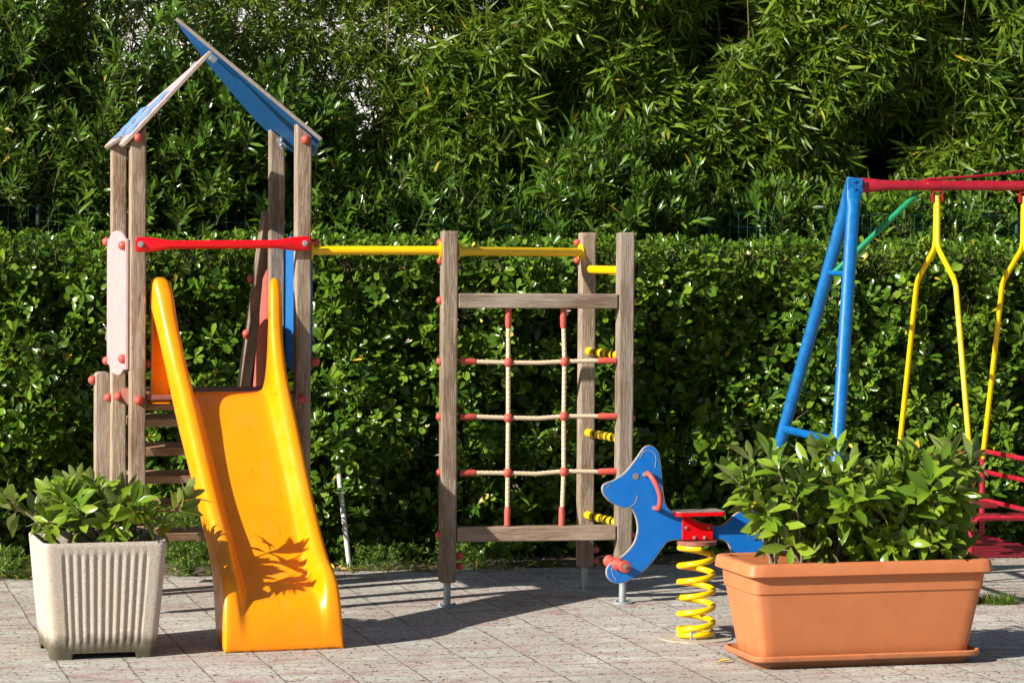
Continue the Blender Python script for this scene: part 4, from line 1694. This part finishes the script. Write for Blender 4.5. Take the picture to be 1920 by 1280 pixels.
# ================================================================== HEDGE
def pts_in(nn_, x0, x1, z0, z1, d0, d1, power=1.0):
    x = rng.uniform(x0, x1, nn_); z = rng.uniform(z0, z1, nn_)
    dd = d0 + (d1 - d0) * rng.random(nn_) ** power
    y = 17.9 + 0.235 * (x + 1.1) + dd
    return np.stack([x, y, z], 1), dd


DENTS = ((1.3, 0.95, 0.62, 0.68, 0.55), (0.15, 1.2, 0.4, 0.4, 0.3), (0.9, 0.4, 1.2, 0.3, 0.2), (-2.9, 0.6, 0.6, 0.3, 0.2), (2.4, 0.75, 0.4, 0.3, 0.2), (-0.6, 0.55, 0.5, 0.25, 0.18))  # hollows shaped into the hedge face so these areas fall into shade


def dent(P):
    r_ = 0
    for hx_, hz_, rx_, rz_, dp_ in DENTS:
        r_ = r_ + dp_ * np.exp(-((P[:, 0] - hx_) / rx_) ** 2 - ((P[:, 2] - hz_) / rz_) ** 2)
    return r_


def crooked(p0, d, r0, bend=0.25, parts=3):
    """bent twigs: chains of short sticks"""
    A, B, ra, rb = [], [], [], []
    p = p0.copy()
    L = np.linalg.norm(d, axis=1, keepdims=True)
    dr = d / parts
    for i in range(parts):
        q = p + dr
        A.append(p); B.append(q); ra.append(r0 * (1 - 0.25 * i)); rb.append(r0 * (1 - 0.25 * (i + 1)))
        p = q
        dr = unit(dr + rng.normal(0, bend, d.shape) * L / parts) * L / parts
    return np.concatenate(A), np.concatenate(B), np.concatenate(ra), np.concatenate(rb)


def build_hedge():
    X0, X1 = -5.4, 6.4
    root = thing('clipped_hedge', 'long clipped evergreen hedge with glossy leaves behind the playground', 'hedge', (0, hedge_y(0) + 0.4, 0))
    inv = np.array((0, hedge_y(0) + 0.4, 0))
    arrs = []
    ft = 13000
    P, dd = pts_in(ft, X0, X1, 0.06, 2.12, 0.0, 0.62, 1.5)
    bulge = 0.10 * lump(P * np.array([1, 0, 1]), 1.5) + 0.05 * lump(P * np.array([1, 0, 1]), 4.0, 2)
    P[:, 1] += 0.12 + bulge
    P[:, 1] += dent(P)
    gap = lump(P * np.array([1, 0.4, 1]), 2.6, 5)
    keep = (gap > -0.6) | (dd > 0.28)
    keep &= ~((P[:, 2] < 0.35) & (dd < 0.22))
    P = P[keep]
    ax = np.stack([rng.normal(-0.1, 0.5, len(P)), rng.normal(-0.62, 0.38, len(P)), rng.normal(0.62, 0.4, len(P))], 1)
    arrs.append(rosettes(P, ax, 7, (0.5, 1.45), 0.085, 0.0185, 0.25, 0.015, 0.32))
    # top surface
    P, dd = pts_in(2300, X0, X1, 2.08, 2.19, 0.1, 0.9)
    P[:, 2] += 0.03 * lump(P, 3.0, 1)
    ax = np.stack([rng.normal(0, 0.3, len(P)), rng.normal(-0.25, 0.3, len(P)), rng.normal(1, 0.2, len(P))], 1)
    arrs.append(rosettes(P, ax, 6, (0.25, 1.2), 0.058, 0.0125, 0.3, 0.02))
    # dark interior and back
    P, dd = pts_in(9000, X0, X1, 0.0, 2.08, 0.6, 1.05)
    ax = rng.normal(0, 1, (len(P), 3))
    arrs.append(rosettes(P, ax, 6, (0.5, 1.4), 0.12, 0.032, 0.3, 0.0))
    A = [np.concatenate([a[i] for a in arrs]) for i in range(5)]
    me = leaves_mesh('foliage', A[0] - inv, A[1], A[2], A[3], A[4], rng.uniform(0.0, 0.6, len(A[0])), 'obovate', 0.22)
    link('foliage', me, 'pitto', root, angle=180)
    # twigs and stems
    K = 1500
    P, dd = pts_in(K, X0, X1, 0.3, 2.12, 0.14, 0.5)
    P[:, 1] += 0.08 + dent(P) * 1.05
    dr = np.stack([rng.normal(0, 0.5, K), rng.normal(-0.15, 0.3, K), rng.normal(0.7, 0.45, K)], 1)
    dr = unit(dr) * rng.uniform(0.07, 0.22, (K, 1))
    P2, _ = pts_in(2000, X0, X1, 1.96, 2.13, 0.02, 0.5)
    P2[:, 1] += 0.07
    d2 = unit(np.stack([rng.normal(0, 0.4, 2000), rng.normal(-0.1, 0.3, 2000), rng.normal(1, 0.3, 2000)], 1)) * rng.uniform(0.04, 0.10, (2000, 1))
    S, _ = pts_in(60, X0, X1, 0.0, 0.02, 0.7, 0.95)
    d3 = np.stack([rng.normal(0, 0.15, 60), rng.normal(0, 0.1, 60), rng.uniform(0.8, 1.5, 60)], 1)
    a_ = crooked(P, dr, np.full(K, 0.0024), 0.9)
    b_ = crooked(P2, d2, np.full(2000, 0.0016), 0.9, 2)
    c_ = crooked(S, d3, np.full(60, 0.012), 0.35, 6)
    q_ = [np.concatenate([a_[k], b_[k], c_[k]]) for k in range(4)]
    me = sticks_mesh('twigs', q_[0] - inv, q_[1] - inv, q_[2], np.maximum(q_[3], 0.0007), 5)
    link('twigs', me, 'twig', root, angle=180)
    # small cream blossom clusters
    Fp, _ = pts_in(46, X0, X1, 0.7, 2.2, 0.05, 0.2)
    Fp[:, 1] += 0.02 + dent(Fp)
    axf = np.tile(np.array([[0, -0.6, 0.8]]), (46, 1)) + rng.normal(0, 0.2, (46, 3))
    f = rosettes(Fp, axf, 9, (0.1, 1.3), 0.022, 0.006, 0.3, 0)
    me = leaves_mesh('blossom', f[0] - inv, f[1], f[2], f[3], f[4], rng.uniform(0, 0.3, len(f[0])), 'lance', 0.2)
    link('blossom', me, 'flower', root, angle=180)
    Yp, _ = pts_in(34, X0, X1, 0.3, 2.2, 0.02, 0.15)
    f = rosettes(Yp, rng.normal(0, 1, (34, 3)), 1, (0.1, 1.3), 0.05, 0.012, 0.3, 0)
    me = leaves_mesh('yellowed_leaves', f[0] - inv, f[1], f[2], f[3], f[4], rng.uniform(0, 0.3, len(f[0])), 'obovate', 0.2)
    link('yellowed_leaves', me, 'yelleaf', root, angle=180)


build_hedge()


# ---------------- shrubs behind
def lance_shrub(label, cx, cyo, rx_, ry_, z0, z1, nshoot, L=0.10, thr=-0.25, seed=0, hw=0.0115, name='evergreen_shrub', axz=0.75, face=-0.45):
    cy = hedge_y(cx) + cyo
    root = thing(name, label, 'shrub', (cx, cy, 0), 0, 'shrubs behind the hedge')
    inv = np.array((cx, cy, 0))
    n = nshoot * 3
    P = rng.uniform(-1, 1, (n, 3))
    P = P[(np.abs(P) ** 2.6).sum(1) < 1]
    # lean the mass toward the front face
    P[:, 1] = np.where(rng.random(len(P)) < 0.35, -np.abs(P[:, 1]), P[:, 1])
    Q = np.stack([cx + P[:, 0] * rx_, cy + P[:, 0] * rx_ * 0.235 + P[:, 1] * ry_, (z0 + z1) / 2 + P[:, 2] * (z1 - z0) / 2], 1)
    fld = lump(Q, 1.9, seed)
    Q = Q[fld > thr][:nshoot]
    K = len(Q)
    ax = unit(np.stack([rng.normal(-0.05, 0.4, K), rng.normal(face, 0.35, K), rng.normal(axz, 0.35, K)], 1))
    arrs = []
    SL = rng.uniform(0.14, 0.30, (K, 1))
    for j, t in enumerate((0.1, 0.32, 0.55, 0.78, 1.0)):
        arrs.append(rosettes(Q + ax * SL * t, ax, 3 if j < 4 else 5, (0.55, 1.15) if j < 4 else (0.15, 0.7), L, hw, 0.25, 0.01))
    A = [np.concatenate([a[i] for a in arrs]) for i in range(5)]
    me = leaves_mesh('foliage', A[0] - inv, A[1], A[2], A[3], A[4], rng.uniform(0, 0.5, len(A[0])), 'lance', 0.25)
    link('foliage', me, 'lance', root, angle=180)
    # shoots plus a few main stems
    ns = 9
    S0 = np.stack([cx + rng.uniform(-0.25, 0.25, ns), cy + rng.uniform(-0.15, 0.15, ns), np.zeros(ns)], 1)
    S1 = np.stack([cx + rng.uniform(-0.6, 0.6, ns) * rx_, cy + rng.uniform(-0.5, 0.5, ns) * ry_, np.full(ns, (z0 + z1) / 2) + rng.uniform(-0.2, 0.4, ns)], 1)
    sh = Q[::3]
    tgt = S1[rng.integers(0, ns, len(sh))]
    pick = rng.random(len(sh)) < 0.12
    me = sticks_mesh('stem', np.concatenate([S0, Q, tgt[pick]]) - inv, np.concatenate([S1, Q + ax * SL, sh[pick]]) - inv,
                     np.concatenate([np.full(ns, 0.022), np.full(K, 0.003), np.full(pick.sum(), 0.008)]), np.concatenate([np.full(ns, 0.012), np.full(K, 0.0016), np.full(pick.sum(), 0.003)]), 4)
    link('stem', me, 'bark', root, angle=180)
    return root


# ---------------- bamboo
def bamboo(label, cx, cyo, rx_, ry_, z0, z1, nfan, thr=-0.15, seed=0, L=0.125, culms=12, hw=0.0082):
    cy = hedge_y(cx) + cyo
    root = thing('bamboo_clump', label, 'bamboo', (cx, cy, 0), 0, 'bamboo behind the hedge')
    inv = np.array((cx, cy, 0))
    n = nfan * 3
    P = rng.uniform(-1, 1, (n, 3))
    P = P[(np.abs(P) ** 3.2).sum(1) < 1]
    P[:, 1] = np.where(rng.random(len(P)) < 0.3, -np.abs(P[:, 1]), P[:, 1])
    Q = np.stack([cx + P[:, 0] * rx_, cy + P[:, 0] * rx_ * 0.235 + P[:, 1] * ry_, (z0 + z1) / 2 + P[:, 2] * (z1 - z0) / 2], 1)
    Q = Q[lump(Q * np.array([0.8, 1, 1.7]), 1.7, seed) > thr][:nfan]
    K = len(Q)
    ax = unit(np.stack([rng.normal(0.0, 0.65, K), rng.normal(-0.6, 0.4, K), rng.normal(-0.15, 0.45, K)], 1))
    arrs = [rosettes(Q, ax, 5, (0.15, 0.85), L, hw, 0.4, 0.03), rosettes(Q - ax * 0.07, ax, 3, (0.5, 1.2), L * 0.95, hw, 0.35, 0.03)]
    A = [np.concatenate([a[i] for a in arrs]) for i in range(5)]
    # gravity: leaf blades hang and their upper side turns to the sky
    A[1] = A[1] + np.array([0, 0, -0.14])
    A[2] = A[2] + np.array([0, -0.3, 0.6])
    me = leaves_mesh('foliage', A[0] - inv, A[1], A[2], A[3], A[4], rng.uniform(0.1, 0.7, len(A[0])), 'bamboo', 0.18)
    link('foliage', me, 'bamboo', root, angle=180)
    p0, p1, r0, r1 = [], [], [], []
    for i in range(culms):
        bx0 = Vector((cx + rng.uniform(-0.7, 0.7) * rx_, cy + rng.uniform(-0.5, 0.7) * ry_, 0))
        lean = Vector((rng.uniform(-0.5, 0.5), rng.uniform(-0.7, 0.1), 0))
        hh = z1 * rng.uniform(0.85, 1.1)
        prev = bx0
        for k in range(1, 15):
            t = k / 14
            q_ = bx0 + lean * (t ** 2.2) + Vector((0, 0, hh * (t - 0.06 * t ** 3)))
            p0.append(tuple(prev)); p1.append(tuple(q_)); r0.append(0.012 * (1 - 0.75 * (k - 1) / 14)); r1.append(0.012 * (1 - 0.75 * k / 14))
            prev = q_
    tw = Q
    dr = ax * rng.uniform(0.1, 0.3, (K, 1))
    me = sticks_mesh('culm', np.concatenate([np.array(p0), tw - dr]) - inv, np.concatenate([np.array(p1), tw + ax * 0.02]) - inv,
                     np.concatenate([np.array(r0), np.full(K, 0.0018)]), np.concatenate([np.array(r1), np.full(K, 0.0012)]), 5)
    link('culm', me, 'culm', root, angle=180)
    return root


lance_shrub('dense evergreen shrub behind the hedge at the far left, left of the tower', -4.55, 1.55, 1.0, 0.75, 1.2, 4.2, 1500, seed=1)
lance_shrub('tall evergreen shrub behind the hedge, just left of the play tower roof', -3.0, 1.7, 1.0, 0.8, 1.2, 4.25, 2100, seed=2, thr=-0.35)
lance_shrub('evergreen shrub behind the hedge, framed by the tower posts under the roof', -1.95, 1.45, 0.85, 0.6, 1.3, 3.2, 1500, seed=3, thr=-0.5, L=0.115, hw=0.0135)
lance_shrub('lower leafy shrub with white blossom behind the first yellow monkey bar', -0.75, 1.4, 0.85, 0.5, 1.3, 2.62, 760, seed=4, thr=-0.6, L=0.11, hw=0.012)
lance_shrub('upright glossy shrub behind the right-hand pair of climbing frame posts', 0.75, 1.35, 0.75, 0.5, 1.3, 2.85, 760, seed=5, thr=-0.5, L=0.12, hw=0.0135, axz=1.0)
lance_shrub('small glossy shrub behind the hedge, left of the blue swing apex', 2.0, 1.35, 0.55, 0.4, 1.3, 2.5, 330, seed=6, thr=-0.5, L=0.12, hw=0.0135, axz=1.0)
lance_shrub('small glossy shrub behind the hedge, under the red swing beam', 3.15, 1.35, 0.8, 0.4, 1.3, 2.42, 420, seed=7, thr=-0.5, L=0.12, hw=0.0135, axz=1.0)

bamboo('light feathery bamboo above the hedge left of the tower roof, sky-bright gaps', -3.6, 2.9, 1.3, 0.6, 2.2, 4.9, 2600, seed=11, L=0.095, hw=0.007, thr=-0.15)
bamboo('airy yellow-green bamboo right behind the tower roof, with a bright wall showing through', -1.35, 2.4, 1.35, 0.75, 2.2, 4.9, 5400, seed=12, L=0.088, hw=0.0064, thr=-0.35)
bamboo('drooping bamboo behind and above the left climbing frame post', 0.15, 2.25, 1.1, 0.8, 1.8, 4.9, 3900, seed=13, thr=-0.1, L=0.165, hw=0.0118, culms=6)
bamboo('full bamboo clump behind and above the right climbing frame posts', 1.5, 2.3, 1.15, 0.8, 1.7, 4.9, 4200, seed=14, thr=-0.1, L=0.165, hw=0.0118, culms=6)
bamboo('bamboo clump rising behind the apex of the blue swing frame', 2.9, 2.2, 1.15, 0.8, 1.7, 4.9, 4200, seed=15, thr=-0.1, L=0.165, hw=0.0118, culms=6)
bamboo('bamboo clump at the far right above the yellow swing hangers', 4.35, 2.2, 1.2, 0.8, 1.7, 4.9, 4200, seed=16, thr=-0.1, L=0.165, hw=0.0118, culms=6)
for cx_, rx__, zt__, lab in ((-4.3, 1.3, 4.1, 'dark broad-leaved laurel deep behind the far left shrubs'),
                             (-2.1, 1.1, 3.35, 'dark broad-leaved laurel deep behind the tower, below the bright gaps'),
                             (-0.5, 0.8, 3.2, 'dark broad-leaved laurel deep behind the first monkey bar'),
                             (0.9, 1.0, 5.0, 'dark broad-leaved laurel deep behind the bamboo over the climbing frame'),
                             (2.7, 1.1, 5.0, 'dark broad-leaved laurel deep behind the bamboo over the spring rider'),
                             (4.7, 1.2, 5.0, 'dark broad-leaved laurel deep behind the bamboo over the swing')):
    lance_shrub(lab, cx_, 3.6, rx__, 0.45, 0.4, zt__, int(620 * rx__ * (zt__ - 0.4) / 2.2), L=0.17, thr=-9, seed=3, hw=0.034, name='laurel_tree')

# ---------------- wire fence behind the hedge
fa, fb = -5.6, 6.6
fc = thing('wire_fence', 'dark green welded wire fence running between the hedge and the bamboo', 'fence', (0.5, hedge_y(0.5) + 0.98, 0))
inv = np.array((0.5, hedge_y(0.5) + 0.98, 0))
xs = np.arange(fa, fb, 0.065)
ys = 17.9 + 0.235 * (xs + 1.1) + 0.98
p0 = [np.stack([xs, ys, np.full_like(xs, 0.05)], 1)]; p1 = [np.stack([xs, ys, np.full_like(xs, 2.40)], 1)]
for z in np.arange(0.1, 2.42, 0.1):
    p0.append(np.array([[fa, hedge_y(fa) + 0.976, z]])); p1.append(np.array([[fb, hedge_y(fb) + 0.976, z]]))
me = sticks_mesh('wire_mesh', np.concatenate(p0) - inv, np.concatenate(p1) - inv, 0.0016, 0.0016, 4)
link('wire_mesh', me, 'wire', fc, smooth=False)
for x in (-5.5, -3.2, -0.9, 1.4, 3.7, 6.0):
    b = MB()
    b.tube([(x - 0.5, hedge_y(x) + 1.01 - inv[1], 0), (x - 0.5, hedge_y(x) + 1.01 - inv[1], 2.42)], 0.018, 10)
    obj('fence_post', b, 'darkpost', fc)

# ---------------- buildings behind
b = MB()
b.box((0, 0, 3.5), (11.5, 3.0, 7.0))
b.box((0, -0.1, 7.1), (11.9, 3.4, 0.25))
wb = thing('white_building', 'white rendered building glimpsed through the foliage above the play tower', 'building', (-6.15, 29.5, 0))
obj('wall', b, 'whitewall', wb, smooth=False, bevel=0.02)
b = MB()
b.box((0, 0, 3.2), (10.0, 0.5, 6.4))
b.box((0, 0, 6.45), (10.1, 0.62, 0.1))
wb = thing('garden_wall', 'grey-brown rendered wall in shade behind the bamboo', 'wall', (5.3, 26.0, 0))
obj('wall', b, 'stonewall', wb, smooth=False, bevel=0.02)

# ---------------- white pole
pA, pB = G(655, 1070), W(640, 930, 18.05)
b = MB()
top_ = pB + (pB - pA) * 0.6
b.tube([pA + Vector((0, 0.1, -0.02)), pB, top_], 0.017, 12)
pl = obj('white_pole', b, 'whitepole')
tag(pl, 'thin leaning white pole at the foot of the hedge', 'pole')


# ---------------- weeds, grass, litter
def blades(name, label, cat, regions, mat='grass', kind='stuff', hw=0.003):
    O_, D_, N_, L_, Wd_, Dr_ = [], [], [], [], [], []
    for cx, cy, rx_, ry_, h_, nb in regions:
        r_ = np.sqrt(rng.random(nb)); an = rng.uniform(0, 2 * PI, nb)
        o = np.stack([cx + rx_ * r_ * np.cos(an), cy + ry_ * r_ * np.sin(an), np.full(nb, -0.01)], 1)
        d = np.stack([rng.normal(0, 0.45, nb), rng.normal(-0.2, 0.4, nb), np.ones(nb)], 1)
        O_.append(o); D_.append(d); N_.append(np.stack([-d[:, 0], -d[:, 1], np.full(nb, 0.6)], 1) + rng.normal(0, 0.3, (nb, 3)))
        L_.append(h_ * rng.uniform(0.4, 1.1, nb)); Wd_.append(np.full(nb, hw) * rng.uniform(0.6, 1.4, nb)); Dr_.append(rng.uniform(0.1, 1.2, nb))
    me = leaves_mesh(name, np.concatenate(O_), np.concatenate(D_), np.concatenate(N_), np.concatenate(L_), np.concatenate(Wd_), np.concatenate(Dr_), 'bamboo', 0.2)
    o = link(name, me, mat, angle=180)
    return tag(o, label, cat, None, kind)


reg = []
for i in range(34):
    x = random.uniform(-5, 6)
    reg.append((x, hedge_y(x) + random.uniform(0.06, 0.2), random.uniform(0.04, 0.16), 0.05, random.uniform(0.04, 0.17), random.randint(15, 50)))
blades('hedge_grass', 'loose green grass and weeds along the foot of the hedge', 'grass', reg)


def weed_bush(label, x, y, r_, h_, n_):
    K = n_
    c = np.stack([x + rng.normal(0, r_ * 0.5, K), y + rng.normal(0, 0.08, K), h_ * rng.random(K) ** 0.8], 1)
    ax = unit(np.stack([rng.normal(0, 0.5, K), rng.normal(-0.4, 0.3, K), rng.normal(0.6, 0.4, K)], 1))
    a = rosettes(c, ax, 7, (0.3, 1.3), 0.036, 0.0032, 0.3, 0.03)
    root = thing('feathery_weed', label, 'weed', (x, y, 0), 0, 'feathery weeds at the foot of the hedge')
    inv = np.array((x, y, 0))
    me = leaves_mesh('foliage', a[0] - inv, a[1], a[2], a[3], a[4], rng.uniform(0, 0.5, len(a[0])), 'bamboo', 0.2)
    link('foliage', me, 'grass', root, angle=180)
    me = sticks_mesh('stem', np.stack([np.full(K, x), np.full(K, y), np.zeros(K)], 1)[::4] - inv, c[::4] - inv, 0.0016, 0.001, 4)
    link('stem', me, 'grass', root, angle=180)


p = W(350, 1075, 17.55)
weed_bush('bright green feathery weed between the stone planter and the slide', p.x, hedge_y(p.x) - 0.02, 0.22, 0.42, 420)
p = G(30, 1084)
weed_bush('low green weeds at the far left of the hedge foot', p.x, hedge_y(p.x) + 0.03, 0.35, 0.2, 260)
p = G(720, 1072)
weed_bush('green weeds by the foot of the leaning white pole', p.x, hedge_y(p.x) + 0.09, 0.35, 0.17, 130)
p = G(900, 1068)
weed_bush('pale green weeds behind the rope climbing frame', p.x, hedge_y(p.x) + 0.09, 0.3, 0.2, 150)

p = G(1868, 1130)
blades('grass_tuft', 'small tuft of green grass in the paving right of the terracotta planter', 'grass tuft', [(p.x, p.y, 0.13, 0.10, 0.12, 620), (p.x - 0.1, p.y - 0.1, 0.12, 0.05, 0.03, 150)], kind='stuff', hw=0.0022)
p = G(615, 1267)
blades('joint_moss', 'tiny green tuft in a paving joint in front of the slide', 'grass tuft', [(p.x, p.y, 0.02, 0.02, 0.02, 40)], kind='stuff', hw=0.002)

# fallen leaves along the hedge foot and a few on the paving
K = 620
x = rng.uniform(-5, 6, K)
y = 17.9 + 0.235 * (x + 1.1) + rng.normal(-0.02, 0.09, K)
o_ = np.stack([x, y, np.full(K, 0.012) + rng.random(K) * 0.02], 1)
an = rng.uniform(0, 6.28, K)
d_ = np.stack([np.cos(an), np.sin(an), rng.normal(0.1, 0.2, K)], 1)
n_ = np.stack([rng.normal(0, 0.3, K), rng.normal(-0.1, 0.3, K), np.ones(K)], 1)
for nm, sl_, mt_, lab in (('fallen_leaves', slice(0, 470), 'dryleaf', 'brown dry leaves scattered along the foot of the hedge'),
                          ('yellow_fallen_leaves', slice(470, K), 'yelleaf', 'yellow fallen leaves scattered along the foot of the hedge')):
    me = leaves_mesh(nm, o_[sl_], d_[sl_], n_[sl_], rng.uniform(0.03, 0.065, len(o_[sl_])), rng.uniform(0.006, 0.012, len(o_[sl_])), rng.uniform(-0.6, 0.9, len(o_[sl_])), 'ellip', 0.5)
    tag(link(nm, me, mt_, angle=180), lab, 'leaf litter', None, 'stuff')
K = 130
x = rng.uniform(-3.4, 3.6, K); y = rng.uniform(13.3, 17.6, K)
an = rng.uniform(0, 6.28, K)
me = leaves_mesh('paving_debris', np.stack([x, y, np.full(K, 0.006)], 1), np.stack([np.cos(an), np.sin(an), np.full(K, 0.1)], 1), np.tile([[0, 0, 1.0]], (K, 1)),
                 rng.uniform(0.006, 0.022, K), rng.uniform(0.002, 0.005, K), rng.uniform(-0.5, 0.9, K), 'ellip', 0.5)
tag(link('paving_debris', me, 'dryleaf', angle=180), 'tiny dry leaf crumbs scattered over the paving', 'leaf litter', None, 'stuff')
for (px, py, ang_, L_, mt_, lab) in ((1342, 1241, 0.05, 0.075, 'yelleaf', 'olive-yellow leaf lying beside the terracotta planter tray'),
                                     (550, 1274, 0.5, 0.04, 'dryleaf', 'brown dry leaf lying on the paving in front of the slide')):
    p = G(px, py, 0.004)
    me = leaves_mesh('fallen_leaf', np.zeros((1, 3)), [[math.cos(ang_), math.sin(ang_), 0.05]], [[0, 0, 1.0]], [L_], [L_ * 0.28], [-0.25], 'ellip', 0.5)
    lf = link('fallen_leaf', me, mt_, angle=180)
    lf.location = p
    tag(lf, lab, 'leaf')
